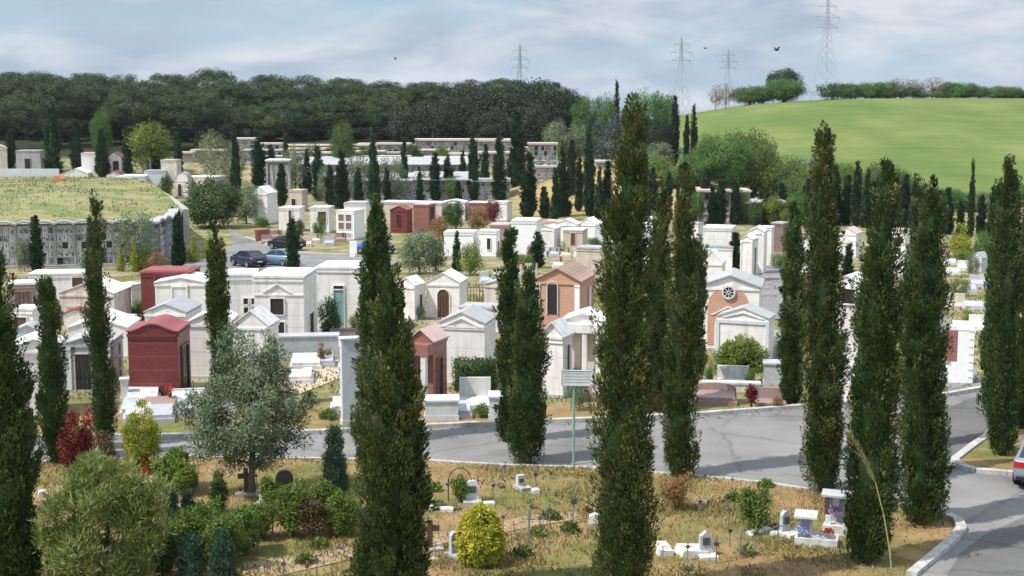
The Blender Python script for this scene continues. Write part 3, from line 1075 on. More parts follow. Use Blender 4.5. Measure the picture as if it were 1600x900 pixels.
# ---------------------------------------------------------------- cypresses farther off
FARC = [cypress_crown('crown', 50 + k, 10., 1.6, 'far_cypress_leaf', 330, 22, .30, tp, .8, rg, .2, 0., .7, .22) for k, (tp, rg) in enumerate(((.5, .10), (.7, .12), (.38, .10), (.9, .08)))]
FART = trunk_mesh('trunk', 60, 8., .16, .04, 'bark')
far_n = [0]


def far_cypress(px, base, top, w, label, group, depth=None):
    P = at(px, base) if depth is None else at_depth(px, depth)
    H = max(1., zat(P.y, top) - P.z)
    k = far_n[0]; far_n[0] += 1
    sx = w * mpp(P) / 1.6 * .95
    plant('cypress_tree', label, 'cypress', P, (('trunk', FART), ('crown', FARC[k % 4 if w < 24 else (1, 3)[k % 2]])), (sx, sx, H / 10.), (k * 2.39) % 6.28, group)


g = 'cypresses between the chapels'
for a in ((58, 424, 336, 22, 'cypress in front of the niche wall, left of the thin pointed cypress'),
          (280, 418, 338, 20, 'cypress standing by the rounded end of the niche wall'),
          (458, 430, 341, 20, 'cypress beside the parked cars at the edge of the parking road'),
          (714, 424, 362, 15, 'small cypress beside a lime green bush in front of two white chapels'),
          (1147, 430, 362, 23, 'small cypress in front of the white pilastered chapels on the right'),
          (1324, 450, 381, 20, 'small cypress half hidden between the tall road cypresses on the right'),
          (840, 418, 362, 20, 'stubby cypress in front of the big plain white chapel'),
          (1515, 372, 252, 12, 'thin cypress against the green field left of the island cypress'),
          (1480, 366, 292, 18, 'pointed cypress left of the golden conifer by the side lane'),
          (1549, 372, 292, 14, 'narrow cypress in the distance just left of the island cypress')):
    far_cypress(*a, g)
g = 'cypresses at the foot of the pine wood'
L = ((18, 262, 203, 14, 'far left cypress before the grey vault at the pine wood'), (84, 270, 160, 28, 'broadest cypress before the pine wood, behind the small white shed'),
     (121, 268, 186, 20, 'cypress right of the broad one before the pine wood'), (160, 276, 200, 20, 'cypress beside the small red gabled vault'),
     (200, 274, 198, 14, 'slender cypress left of the bright lime tree under the pines'), (243, 270, 190, 17, 'cypress in front of the bright lime tree under the pines'),
     (279, 276, 206, 14, 'cypress right of the bright lime tree under the pines'), (369, 305, 190, 15, 'cypress beside the pale blossoming tree left of the terraces'),
     (405, 292, 214, 22, 'cypress before the left end of the upper terraces'), (448, 275, 208, 11, 'thin cypress above the blossoming trees by the terraces'),
     (440, 322, 255, 17, 'cypress behind the pinkish small chapel below the terraces'), (470, 322, 286, 10, 'short cypress near the white chapels below the terraces'))
for a in L:
    far_cypress(*a, g)
g = 'cypresses along the terraced burial walls'
for k, a in enumerate(((497, 314, 228, 17), (533, 326, 235, 25), (585, 332, 208, 17), (632, 314, 217, 14), (680, 314, 238, 17), (741, 314, 198, 19), (758, 300, 224, 13), (780, 314, 213, 23))):
    far_cypress(*a, '%s cypress from the left along the long roofed burial wall' % ORD[k], g)
g = 'cypresses on the tan bank'
for k, a in enumerate(((808, 292, 170, 28), (824, 341, 240, 28), (851, 341, 291, 16), (881, 338, 229, 24), (893, 304, 218, 16), (922, 338, 198, 21), (948, 335, 250, 16), (1006, 338, 240, 15))):
    far_cypress(*a, '%s cypress from the left on the tan grass bank' % ORD[k], g)
g = 'cypresses at the foot of the green hill'
for k, (px, d, tp, w) in enumerate(((885, 285, 153, 15), (961, 300, 129, 13), (1009, 262, 184, 11), (1053, 258, 150, 16), (1072, 256, 180, 10), (1085, 254, 166, 14))):
    far_cypress(px, 0, tp, w, '%s cypress from the left on the rise beneath the lattice pylons' % ORD[k], g, d)
g = 'dark conifers below the green field'
for k, (px, b, tp, w) in enumerate(((1102, 345, 262, 14), (1128, 345, 272, 16), (1147, 345, 280, 15), (1170, 342, 290, 13), (1222, 345, 285, 14), (1206, 348, 300, 12), (1256, 350, 290, 13), (1308, 352, 262, 14), (1322, 352, 272, 13), (1338, 354, 252, 13), (1375, 354, 270, 15), (1392, 356, 285, 14), (1400, 354, 276, 14), (1412, 358, 272, 16), (1443, 362, 288, 15), (1452, 365, 310, 13), (1565, 366, 300, 13), (1585, 368, 290, 14))):
    far_cypress(px, b, tp, w * 1.35, '%s conifer from the left in the dark row below the green field' % ORD[k], g)

g = 'second row of dark conifers'
for k, (px, b, tp, w) in enumerate(((1020, 342, 262, 16), (1042, 343, 270, 18), (1064, 343, 256, 16), (1082, 345, 288, 17), (1116, 347, 290, 15), (1190, 346, 298, 16), (1262, 352, 276, 16), (1278, 352, 284, 15), (1296, 354, 278, 16), (1352, 356, 266, 18), (1364, 356, 282, 17), (1428, 360, 278, 18), (1466, 366, 298, 17), (1500, 368, 314, 15), (1532, 368, 304, 17), (1576, 368, 294, 18))):
    far_cypress(px, b, tp, w, '%s conifer from the left in the looser second row before the green field' % ORD[k], g)
g = 'cypresses scattered behind the middle chapels'
for k, (px, b, tp, w) in enumerate(((700, 312, 244, 15), (722, 300, 236, 14), (716, 330, 282, 13), (560, 332, 262, 16), (516, 322, 258, 14), (606, 326, 262, 15), (656, 322, 268, 13), (868, 345, 262, 14), (905, 330, 246, 14), (936, 342, 262, 15), (976, 344, 268, 16), (480, 300, 232, 13), (424, 292, 226, 14))):
    far_cypress(px, b, tp, w, '%s of the slim cypresses scattered behind the middle chapels' % ORD[k], g)

# ---------------------------------------------------------------- umbrella pines
PINE = []
for k in range(4):
    me, C = clump_crown('crown', 70 + k, 7.2, 7.6, 'pine_leaf', 9.8, 'dome', 210, 1.45, 230, .32, .55, 0, .45, .66, cn=1.1, co=.7, spread=.08, jit=.25)
    rng = random.Random(k)
    lim = [C[i] - np.array((0, 0, .8)) for i in rng.sample(range(len(C)), 12)]
    PINE.append((me, trunk_mesh('trunk', 70 + k, 11., .48, .30, 'pine_bark', lim, .55)))
ROWS = (
    ('front', ((18, 300, 152, 96), (92, 312, 118, 104), (160, 318, 128, 86), (212, 303, 131, 112), (306, 305, 140, 122), (448, 302, 150, 112), (520, 306, 146, 104), (586, 310, 152, 88), (392, 318, 160, 70))),
    ('middle', ((-30, 345, 112, 120), (50, 345, 110, 110), (128, 350, 117, 100), (205, 352, 124, 96), (268, 350, 128, 92), (352, 345, 124, 120), (430, 350, 124, 110), (500, 352, 126, 104), (566, 352, 128, 100), (632, 350, 130, 96), (692, 352, 126, 100))),
    ('rear', ((5, 400, 106, 110), (70, 400, 107, 100), (140, 405, 109, 96), (200, 405, 114, 90), (262, 400, 110, 90), (334, 395, 102, 104), (420, 400, 112, 96), (478, 405, 115, 90), (540, 400, 117, 92), (600, 405, 122, 90), (664, 405, 124, 90), (735, 400, 122, 96), (790, 395, 118, 100), (850, 395, 122, 90))))
n = 0
for row, lst in ROWS:
    for k, (px, d, ty, w) in enumerate(lst):
        P = at_depth(px, d)
        H = zat(d, ty) - P.z
        s = w * mpp(P) / 15.6 * 1.06
        me, tr = PINE[n % 4]
        plant('umbrella_pine', '%s umbrella pine from the left in the %s row of the pine wood' % (ORD[k], row), 'pine tree', P,
              (('trunk', tr), ('crown', me)), (s, s, H / 18.8), n * 1.7 % 6.28, 'umbrella pines of the wood')
        n += 1

# ---------------------------------------------------------------- broad leaved trees far off
BROAD = {}


def broad(kind, mat, seed, rx, rz, z0, clumps, cr, leaves, leaf, trunk_h, r0, bark='grey_bark', shape='ball', aspect=.45, inner=.45, up=.2):
    me, C = clump_crown('crown', seed, rx, rz, mat, z0, shape, clumps, cr, leaves, leaf, aspect, 0, up, inner, cn=.8, co=.7, jit=.3, spread=.15)
    rng = random.Random(seed)
    lim = [C[i] for i in rng.sample(range(len(C)), min(12, len(C)))]
    BROAD[kind] = (me, trunk_mesh('trunk', seed, trunk_h, r0, r0 * .4, bark, lim, .35), rx * 2., z0 + rz)


broad('holm', 'holm_leaf', 80, 5., 9., .8, 130, 1.45, 150, .42, 6., .4, inner=.6)
broad('dark_green', 'hedge_leaf', 79, 4., 7., .3, 120, 1.1, 90, .42, 4., .3, inner=.55)
broad('holm_b', 'holm_leaf', 81, 5., 9., .8, 130, 1.35, 150, .42, 6., .4, inner=.6)
broad('green', 'green_leaf', 82, 4., 7., .6, 110, 1.15, 130, .34, 5., .3)
broad('lime', 'lime_leaf', 83, 3., 5.5, .9, 70, .85, 70, .36, 4., .2)
broad('spring', 'spring_leaf', 84, 4., 6., .3, 110, 1.1, 120, .33, 4., .25)
broad('spring_b', 'spring_leaf', 85, 4., 6., .3, 100, 1.2, 120, .33, 4., .25)
broad('olive_far', 'olive_leaf', 86, 3.5, 6., .5, 80, .95, 65, .36, 4., .25)
broad('cedar', 'blue_leaf', 87, 3.6, 10., .6, 120, 1.1, 60, .42, 8., .3, shape='cone')
broad('blossom', 'blossom_leaf', 88, 2.6, 5.5, .8, 70, .75, 55, .26, 4., .16)
broad('bare', 'bare_leaf', 89, 3.4, 6., .8, 60, .9, 26, .40, 5., .18)
broad('bush', 'green_leaf', 90, 2., 3., .05, 60, .65, 65, .26, 1.6, .1)
broad('dark_bush', 'hedge_leaf', 91, 2., 3., .05, 60, .65, 65, .26, 1.6, .1)
broad('gold', 'yellow_green_leaf', 92, 1., 3., .05, 60, .34, 60, .16, 1.8, .08, shape='cone')
broad('rust', 'rust_leaf', 93, 1.6, 2.6, .2, 60, .5, 60, .22, 1.4, .1)
broad('olive_bush', 'olive_leaf', 94, 1.8, 2.8, .1, 70, .55, 65, .2, 1.6, .1)
broad('lime_bush', 'lime_leaf', 95, 1.2, 2., .05, 55, .42, 60, .16, 1., .07)
broad('red_bush', 'red_leaf', 96, .9, 1.6, .1, 40, .33, 60, .14, .9, .05)
brn = [0]


def btree(kind, px, base, top, w, label, cat='tree', group=None, depth=None, name='broadleaf_tree'):
    me, tr, W0, H0 = BROAD[kind]
    P = at(px, base) if depth is None else at_depth(px, depth)
    H = max(.3, zat(P.y, top) - P.z)
    s = w * mpp(P) / (W0 * 1.12)
    brn[0] += 1
    return plant(name, label, cat, P, (('trunk', tr), ('crown', me)), (s, s, H / (H0 * 1.03)), brn[0] * 2.1 % 6.28, group)


g = 'dark holm oaks right of the pines'
for k, (px, d, ty, w) in enumerate(((650, 292, 166, 92), (705, 288, 150, 96), (762, 300, 136, 104), (770, 282, 172, 86), (826, 296, 128, 106), (838, 284, 158, 92), (885, 300, 142, 70), (720, 310, 134, 90))):
    btree(('holm', 'holm_b')[k % 2], px, 0, ty, w, '%s dark holm oak from the left, right of the umbrella pines' % ORD[k], 'oak tree', g, d, 'holm_oak')
g = 'dark filler trees added for shade under the pines'
rg = random.Random(21)
for k in range(16):  # dark trees added to stand in for the shade below the crowns
    btree(('holm', 'holm_b')[k % 2], -20 + k * 44 + rg.uniform(-9, 9), 0, 186 + rg.uniform(-6, 10), 70, '%s dark filler tree from the left, added for shade under the pines' % ORD[k], 'tree', g, 328 + rg.uniform(-6, 14), 'shade_filler_tree')
g = 'green trees between the oaks and the field'
for a in (('green', 912, 290, 150, 44, 'mid green tree tucked against the right end of the dark oaks'), ('green', 945, 300, 150, 46, 'fresh green tree left of the tip of the tall pointed cypress on the rise'),
          ('green', 1012, 300, 142, 74, 'large fresh green tree below the nearest two distant pylons'), ('green', 1042, 310, 148, 40, 'greyish green tree at the right of the large fresh green one'),
          ('cedar', 965, 262, 172, 74, 'blue grey cedar behind the top of the tallest cypress'), ('cedar', 935, 268, 186, 50, 'smaller blue grey cedar left of the big one'),
          ('olive_far', 868, 258, 190, 52, 'silvery tree beside the white niche blocks on the rise'), ('olive_far', 905, 262, 196, 46, 'silvery bushy tree at the left of the cedars'),
          ('holm', 1032, 256, 184, 42, 'dark purple brown tree left of the paired cypresses'), ('spring', 985, 250, 205, 50, 'yellow green bushy tree right of the cedar'),
          ('lime', 868, 245, 226, 34, 'yellow green bush before the white niche blocks'), ('olive_far', 1030, 245, 224, 50, 'grey green bush at the foot of the paired cypresses')):
    btree(a[0], a[1], 0, a[3], a[4], a[5], 'tree', g, a[2])
g = 'trees in the dip before the field'
for k, a in enumerate((('lime', 1020, 218, 244, 69), ('green', 1060, 216, 262, 64), ('green', 1130, 220, 216, 96), ('spring', 1180, 222, 224, 92), ('spring_b', 1215, 220, 244, 75), ('spring', 1165, 244, 206, 92), ('lime', 1250, 218, 262, 57), ('green', 1090, 218, 240, 69),
                        ('spring_b', 1105, 242, 212, 57), ('green', 1240, 216, 276, 46), ('spring', 1295, 218, 252, 64), ('lime', 1318, 216, 256, 52), ('blossom', 1345, 215, 266, 57), ('spring_b', 1378, 216, 258, 69), ('spring', 1405, 215, 268, 50), ('bare', 1440, 218, 286, 64), ('spring_b', 1470, 216, 296, 69), ('olive_far', 1500, 216, 300, 57), ('spring', 1540, 216, 302, 80), ('green', 1590, 214, 286, 69), ('olive_far', 1262, 244, 246, 69)) ):
    btree(a[0], a[1], 0, a[3], a[4], '%s tree listed along the dip below the green field' % '' if 0 else '%s of the leafy trees from the left in the dip before the green field' % (ORD[k] if k < 20 else 'last'), 'tree', g, a[2])
g = 'bushes behind the conifer row'
rg = random.Random(31)
for k in range(18):
    btree(('spring', 'green', 'dark_bush', 'spring_b', 'olive_far')[k % 5], 1246 + k * 21 + rg.uniform(-6, 6), 0, (284 if k < 10 else 302) + rg.uniform(-8, 12), 48, '%s leafy bush from the left behind the dark conifer row' % ORD[k], 'bush', g, 205 + rg.uniform(-8, 6), 'shrub')
g = 'trees on the crest of the green hill'
for k, a in enumerate((('holm', 1224, 440, 108, 50), ('green', 1226, 430, 122, 60), ('dark_bush', 1300, 424, 131, 58), ('spring', 1172, 436, 138, 46), ('green', 1192, 434, 138, 40), ('bare', 1134, 436, 134, 24), ('bare', 1118, 440, 136, 18), ('green', 1330, 440, 133, 28), ('green', 1362, 440, 131, 36),
                        ('spring', 1386, 440, 131, 34), ('bare', 1408, 440, 126, 40), ('bare', 1428, 442, 128, 30), ('bare', 1456, 440, 124, 36), ('spring', 1482, 442, 132, 40), ('green', 1504, 442, 132, 40), ('bare', 1530, 442, 138, 36), ('spring', 1562, 442, 138, 46), ('holm_b', 1598, 440, 144, 40))):
    lab = ('dark crowned tree rising behind a bright green one on the hill crest', 'bright green round tree in front of the dark crowned one on the crest', 'dense dark bush at the foot of the tallest pylon')
    btree(a[0], a[1], 0, a[3] - (3 if k > 2 else 0), a[4] * (1.4 if k > 2 else 1.1), lab[k] if k < 3 else '%s thin leafed tree from the left along the hill crest' % ORD[k - 3], 'tree', g, a[2])

g = 'low bushes along the hill crest'
rg = random.Random(44)
for k in range(17):
    btree(('bush', 'dark_bush', 'spring', 'bush', 'spring_b')[k % 5], 1322 + k * 17.5 + rg.uniform(-5, 5), 0, 139 + rg.uniform(-4, 5), 30, '%s low bush from the left in the hedge line on the hill crest' % ORD[k], 'bush', g, 437 + rg.uniform(-2, 3), 'shrub')
g = 'trees before the low niche buildings'
for k, a in enumerate((('lime', 1206, 352, 306, 40), ('green', 1246, 352, 300, 44), ('spring', 1158, 350, 300, 36), ('dark_green', 1180, 352, 316, 30), ('green', 1085, 350, 298, 34), ('lime', 1232, 356, 326, 30))):
    btree(a[0], a[1], a[2], a[3], a[4], '%s leafy tree from the left growing in front of the low niche buildings' % ORD[k], 'tree', g)
for k, (px, b_, tp, w) in enumerate(((1112, 351, 290, 17), (1126, 351, 280, 18), (1150, 351, 284, 17), (1198, 351, 300, 16))):
    far_cypress(px, b_, tp, w, '%s cypress from the left standing against the low niche buildings' % ORD[k], 'cypresses against the niche buildings')
for a in (('lime', 232, 272, 192, 82, 'bright lime green tree under the umbrella pines', 'tree'), ('green', 160, 262, 172, 34, 'small yellow green tree left of the lime one under the pines', 'tree'),
          ('blossom', 336, 300, 205, 58, 'pale blossoming tree left of the upper terraces', 'tree'), ('blossom', 365, 300, 222, 46, 'second pale blossoming tree beside the thin cypress', 'tree'),
          ('blossom', 462, 300, 228, 50, 'blossoming tree in front of the left end of the long burial wall', 'tree'), ('olive_far', 560, 320, 246, 60, 'grey green tree before the middle of the long burial wall', 'tree'),
          ('olive_far', 612, 318, 248, 54, 'grey green tree right of the slim cypress at the burial wall', 'tree'), ('spring', 536, 268, 192, 40, 'light tree under the umbrella pines above the terraces', 'tree'),
          ('olive_far', 490, 262, 226, 34, 'grey green small tree before the upper terraces, left of the middle', 'tree'), ('spring', 574, 262, 232, 30, 'light green small tree before the upper terraces at the middle', 'tree'),
          ('dark_green', 646, 258, 226, 30, 'dark green small tree before the upper terraces right of the slim cypress', 'tree'), ('green', 690, 262, 228, 26, 'bright green small tree before the upper terraces above the lone cypress', 'tree'), ('olive_far', 668, 312, 268, 34, 'silvery tree in front of the right part of the long burial wall', 'tree'), ('spring_b', 708, 314, 276, 34, 'light green tree in front of the right part of the long burial wall', 'tree'),
          ('olive_far', 510, 318, 262, 34, 'silvery tree in front of the left part of the long burial wall', 'tree'), ('dark_green', 330, 356, 282, 96, 'large dark green tree by the road bend left of the chapels', 'tree'), ('olive_far', 385, 350, 290, 56, 'silvery tree right of the large dark tree by the road bend', 'tree'),
          ('dark_bush', 260, 310, 276, 24, 'small dark bush beside the domed grey vault', 'bush'),
          ('olive_far', 215, 422, 336, 76, 'silvery green tree in front of the niche wall', 'tree'), ('olive_bush', 38, 424, 376, 26, 'small silvery bush in front of the niche wall on the left', 'bush'),
          ('gold', 190, 424, 380, 16, 'leftmost golden green conifer before the niche wall', 'conifer'), ('gold', 210, 425, 374, 16, 'taller golden green conifer in the group before the niche wall', 'conifer'), ('gold', 226, 424, 382, 18, 'right hand golden green conifer of the group before the niche wall', 'conifer'),
          ('gold', 303, 410, 360, 22, 'golden green conifer beside the niche wall cypress', 'conifer'), ('gold', 327, 404, 356, 22, 'golden green conifer nearest the road bend', 'conifer'),
          ('rust', 246, 424, 396, 34, 'brownish low bush by the rounded end of the niche wall', 'bush'), ('bush', 140, 427, 400, 30, 'low green bush before the niche wall behind the thin cypress', 'bush'),
          ('olive_bush', 655, 428, 365, 68, 'silvery round bush in the lawn by the parking road', 'bush'), ('dark_bush', 682, 424, 372, 36, 'dark green half of the round bush by the parking road', 'bush'),
          ('rust', 686, 376, 340, 36, 'rust coloured small tree right of the red brown chapels', 'tree'), ('rust', 748, 362, 326, 36, 'rust coloured small tree below the terraces', 'tree'), ('red_bush', 770, 350, 314, 30, 'dark red leaved small tree beside the rust coloured one', 'tree'),
          ('dark_bush', 712, 358, 316, 30, 'dark green tree left of the rust coloured small tree', 'tree'), ('dark_bush', 700, 352, 322, 24, 'dark shrub behind the red brown chapels', 'bush'),
          ('lime_bush', 735, 430, 384, 44, 'lime green bush right of the small cypress by two white chapels', 'bush'), ('bush', 790, 405, 388, 34, 'green bush at the right of the white chapel pair', 'bush'),
          ('bush', 410, 356, 340, 26, 'round clipped bush in a terracotta pot near the small white chapels', 'bush'), ('bush', 500, 372, 340, 22, 'round topped small tree before the second small white chapel', 'bush'), ('dark_bush', 466, 372, 344, 22, 'dark bush behind the parking road cypress', 'bush'),
          ('dark_bush', 514, 530, 468, 42, 'dark bush between the tall white chapel and the teal door chapel', 'bush'), ('lime_bush', 555, 528, 494, 26, 'light green bush at the foot of the teal door chapel', 'bush'),
          ('olive_bush', 655, 500, 478, 22, 'small silvery shrub left of the arched door chapel', 'bush'), ('bush', 76, 490, 436, 30, 'green bush beside the purple brown vault', 'bush'), ('bush', 215, 495, 472, 26, 'green shrub between the white roofs and the dark red vault', 'bush'),
          ('lime_bush', 820, 420, 398, 30, 'yellow green bush by the stubby cypress', 'bush'), ('spring', 930, 396, 372, 24, 'yellow green small tree behind the tallest cypress', 'tree'), ('red_bush', 828, 408, 384, 14, 'reddish small bush left of the stubby cypress', 'bush'),
          ('lime_bush', 1218, 420, 396, 30, 'yellow hedge like bush by the cross lane', 'bush'), ('gold', 1500, 402, 342, 44, 'large golden conifer beside the side lane', 'conifer'),
          ('lime_bush', 1505, 410, 392, 40, 'bright green rounded bush at the foot of the golden conifer', 'bush'), ('olive_bush', 1520, 432, 400, 24, 'grey green shrub near the small sloped roof by the lane', 'bush'), ('lime_bush', 1500, 462, 438, 36, 'yellow flowering bush beside the side lane', 'bush'), ('gold', 1512, 500, 476, 20, 'small golden shrub by the graves of the side lane', 'bush'),
          ('green', 1535, 420, 360, 30, 'green tree behind the island cypresses', 'tree'),
          ('rust', 1215, 640, 620, 20, 'rusty shrub on the far verge', 'bush'),
          ('olive_bush', 905, 640, 590, 40, 'silvery low shrub behind the sign board', 'bush'),
          ('lime_bush', 1222, 560, 538, 26, 'small light shrub right of the white gabled chapel', 'bush'), ('bush', 1108, 598, 575, 14, 'small green shrub left of the white memorial', 'bush'), ('bush', 1172, 604, 578, 18, 'small green shrub right of the white memorial', 'bush')):
    btree(*a, name='shrub' if a[6] == 'bush' else ('conifer' if a[6] == 'conifer' else 'broadleaf_tree'))

# ---------------------------------------------------------------- the planting of the front plot
P = at(394, 772)
H = zat(P.y, 512) - P.z
m_ = mpp(P)


def px_lobes(cx, by, lst, m, rng=random.Random(8)):
    return [((x - cx) * m, rng.uniform(-.5, .5) * rx * m, (by - y) * m * 1.01, rx * m, rz * m) for x, y, rx, rz in lst]


me, C = clump_crown('crown', 101, 1, 1, 'olive_leaf', 0., 'lobes', 300, .27, 135, .115, .34, 0, .25, .35, lobes=px_lobes(394, 772, ((390, 640, 82, 62), (366, 556, 34, 42), (424, 566, 26, 46), (450, 630, 38, 46), (326, 636, 36, 40), (340, 690, 44, 26), (440, 694, 42, 28), (394, 705, 50, 24), (400, 595, 50, 40)), m_))
lim = [C[i] for i in random.Random(5).sample(range(len(C)), 26)]
plant('olive_tree', 'silvery olive tree with a spreading crown beside the road', 'olive tree', P, (('trunk', trunk_mesh('trunk', 101, H * .62, .115, .04, 'grey_bark', lim, .30)), ('crown', me)))


def near_bush(name, px, base, top, w, mat, label, cat='shrub', shape='ball', clumps=80, cr=.22, leaves=90, leaf=.09, aspect=.42, seed=None, stems=8, up=.25, droop=0., inner=.4, group=None):
    P = at(px, base)
    H = zat(P.y, top) - P.z
    Wm = w * mpp(P)
    seed = seed or int(px * 7 + base)
    rx = max(.1, Wm / 2 - cr * .55)
    lobes = None
    if shape == 'ball':
        rl = random.Random(seed)
        shape, inner, cr = 'lobes', .3, cr * .82
        lobes = [(0, 0, H * .48, rx * .72, H * .36)]
        for q in range(6):
            an = q * 1.05 + rl.uniform(0, .7)
            r_ = rx * rl.uniform(.28, .42)
            hz = H * rl.uniform(.22, .42)
            lobes.append(((rx - r_) * math.cos(an), (rx - r_) * math.sin(an), rl.uniform(hz * .9, H - hz * .75), r_, hz * .75))
    me, C = clump_crown('crown', seed, rx, max(.1, H - cr * .9), mat, cr * .35 if lobes is None else 0., shape, clumps, cr, leaves, leaf, aspect, droop, up, inner, lobes=lobes)
    lim = [C[i] for i in random.Random(seed).sample(range(len(C)), min(stems, len(C)))]
    return plant(name, label, cat, P, (('stem', trunk_mesh('stem', seed, H * .5, .035 + .01 * H, .015, 'bark', lim, .05)), ('crown', me)), group=group)


# big oleander: long narrow leaves on many stems
P = at(170, 925)
H = zat(P.y, 705) - P.z
me, C = clump_crown('crown', 104, 1, 1, 'oleander_leaf', 0., 'lobes', 270, .24, 85, .20, .17, 0, .8, .30, co=.5, cn=.4, jit=.9, lobes=px_lobes(170, 925, ((165, 782, 58, 50), (100, 812, 34, 42), (212, 772, 32, 44), (236, 820, 30, 44), (150, 742, 26, 30), (176, 726, 18, 26), (122, 760, 22, 30), (130, 860, 46, 38), (214, 872, 30, 30), (186, 884, 36, 30), (84, 858, 26, 34), (252, 780, 18, 26)), mpp(P)))
lim = [C[i] for i in random.Random(6).sample(range(len(C)), 40)]
plant('oleander_shrub', 'big loose oleander like shrub with narrow yellowish leaves, lower left', 'shrub', P, (('stem', trunk_mesh('stem', 104, H * .5, .06, .02, 'bark', lim, .05)), ('crown', me)))

near_bush('red_shrub', 120, 728, 640, 50, 'red_leaf', 'dark red leaved shrub left of the golden cypress', shape='drop', clumps=60, cr=.24, leaves=90, leaf=.10)
near_bush('red_shrub', 138, 722, 618, 30, 'fire_leaf', 'upright bright red spray of leaves out of the dark red shrub', shape='cone', clumps=22, cr=.14, leaves=60, leaf=.12)
near_bush('golden_conifer', 223, 738, 620, 60, 'yellow_green_leaf', 'golden yellow upright conifer with several tips, behind the oleander', 'conifer', 'drop', 110, .17, 90, .10, .3, up=1.)
near_bush('red_flowering_shrub', 230, 742, 698, 20, 'fire_leaf', 'small fiery red shrub at the foot of the golden upright conifer', shape='cone', clumps=24, cr=.11, leaves=50, leaf=.08)
near_bush('lime_shrub', 268, 765, 702, 64, 'lime_leaf', 'lime green rounded shrub right of the golden upright conifer', clumps=60, cr=.24, leaves=80, leaf=.12, aspect=.55)
near_bush('brown_shrub', 165, 735, 668, 40, 'brown_leaf', 'withered reddish brown shrub at the back of the oleander', clumps=40, cr=.18, leaves=60, leaf=.09)
near_bush('slim_conifer', 272, 868, 756, 26, 'teal_leaf', 'slim blue green conifer right of the oleander', 'conifer', 'drop', 70, .13, 70, .10, .3, up=1.2)
near_bush('slim_conifer', 296, 862, 762, 26, 'teal_leaf', 'second slim blue green conifer right of the oleander, by the green bushes', 'conifer', 'drop', 70, .13, 70, .10, .3, up=1.2)
near_bush('slim_conifer', 300, 924, 828, 40, 'teal_leaf', 'blue green conifer with two tips at the bottom edge', 'conifer', 'drop', 90, .15, 80, .10, .3, up=1.2)
near_bush('slim_conifer', 350, 926, 826, 40, 'teal_leaf', 'broader blue green conifer at the bottom edge by the sandy path', 'conifer', 'drop', 90, .15, 80, .10, .3, up=1.2)
near_bush('slim_conifer', 343, 802, 728, 26, 'hedge_leaf', 'small rounded dark conifer left of the olive trunk', 'conifer', 'drop', 70, .12, 70, .08, .3, up=1.)
near_bush('green_bush', 330, 850, 775, 56, 'fresh_leaf', 'loose green bush under the small rounded conifer', clumps=60, cr=.22, leaves=80, leaf=.1)
near_bush('green_bush', 384, 866, 782, 70, 'fresh_leaf', 'wide green bush in front of the olive tree', clumps=80, cr=.24, leaves=80, leaf=.1)
near_bush('green_bush', 458, 838, 736, 66, 'fresh_leaf', 'tall yellowish green bush left of the withered brown one', clumps=80, cr=.23, leaves=80, leaf=.1)
near_bush('brown_bush', 486, 842, 768, 42, 'brown_leaf', 'withered brown bush among the green ones', clumps=60, cr=.17, leaves=80, leaf=.085)
near_bush('green_bush', 530, 836, 762, 56, 'fresh_leaf', 'green bush with yellow tips right of the withered brown one', clumps=70, cr=.2, leaves=80, leaf=.1)
for k, (px, base, top, w, mt, lab) in enumerate(((300, 878, 772, 84, 'fresh_leaf', 'leafy green bush between the slim blue green conifers and the wide bush'), (352, 886, 800, 84, 'fresh_leaf', 'low spreading green bush above the bottom edge beside the sandy path'), (404, 842, 780, 60, 'lime_leaf', 'bright green low bush under the right side of the olive crown'),
                                                 (255, 905, 812, 66, 'hedge_leaf', 'dark green bush at the right foot of the oleander'), (112, 915, 838, 74, 'fresh_leaf', 'fresh green bush at the left foot of the oleander'), (500, 822, 742, 62, 'fresh_leaf', 'green bush behind the withered brown one'),
                                                 (292, 772, 722, 50, 'lime_leaf', 'yellowish lime bush behind the slim blue green conifers'), (545, 822, 775, 40, 'lime_leaf', 'yellow green bush touching the broad shaggy cypress'), (428, 800, 748, 44, 'fresh_leaf', 'green bush between the olive trunk and the tall green bush'))):
    near_bush('green_bush', px, base, top, w, mt, lab, clumps=80, cr=.2, leaves=90, leaf=.09)
near_bush('blue_conifer', 524, 778, 650, 46, 'teal_leaf', 'pointed blue green conifer between the olive tree and the broad cypress', 'conifer', 'cone', 130, .20, 80, .11, .3, up=1.3)
near_bush('yellow_bush', 751, 880, 784, 75, 'gold_leaf', 'egg shaped golden yellow conifer beside a small headstone', 'conifer', 'drop', 230, .105, 110, .12, .34, up=-.3, inner=.8)
near_bush('verge_shrub', 1179, 828, 757, 64, 'fresh_leaf', 'small leafy green shrub in the dry plot near the flowered shrines', clumps=70, cr=.2, leaves=60, leaf=.1, stems=12)
near_bush('dry_bush', 1054, 796, 738, 62, 'rust_leaf', 'dry withered bush at the foot of the near road cypress', clumps=60, cr=.19, leaves=40, leaf=.08, stems=16)
near_bush('climber', 719, 784, 738, 34, 'fresh_leaf', 'climbing green plant on a metal arch behind a headstone', clumps=36, cr=.15, leaves=60, leaf=.08)
near_bush('round_bush', 1159, 577, 522, 86, 'lime_leaf', 'round bright green bush in front of the white gabled chapel', shape='dome', clumps=240, cr=.24, leaves=80, leaf=.13, inner=.6)
near_bush('flower_shrub', 1174, 640, 588, 24, 'red_leaf', 'dark flowering shrub between the brown tombs on the far verge', clumps=30, cr=.15, leaves=60, leaf=.09)
near_bush('verge_bush', 560, 688, 660, 30, 'hedge_leaf', 'low green shrub on the far verge left of the broad cypress', clumps=30, cr=.2, leaves=50, leaf=.1)
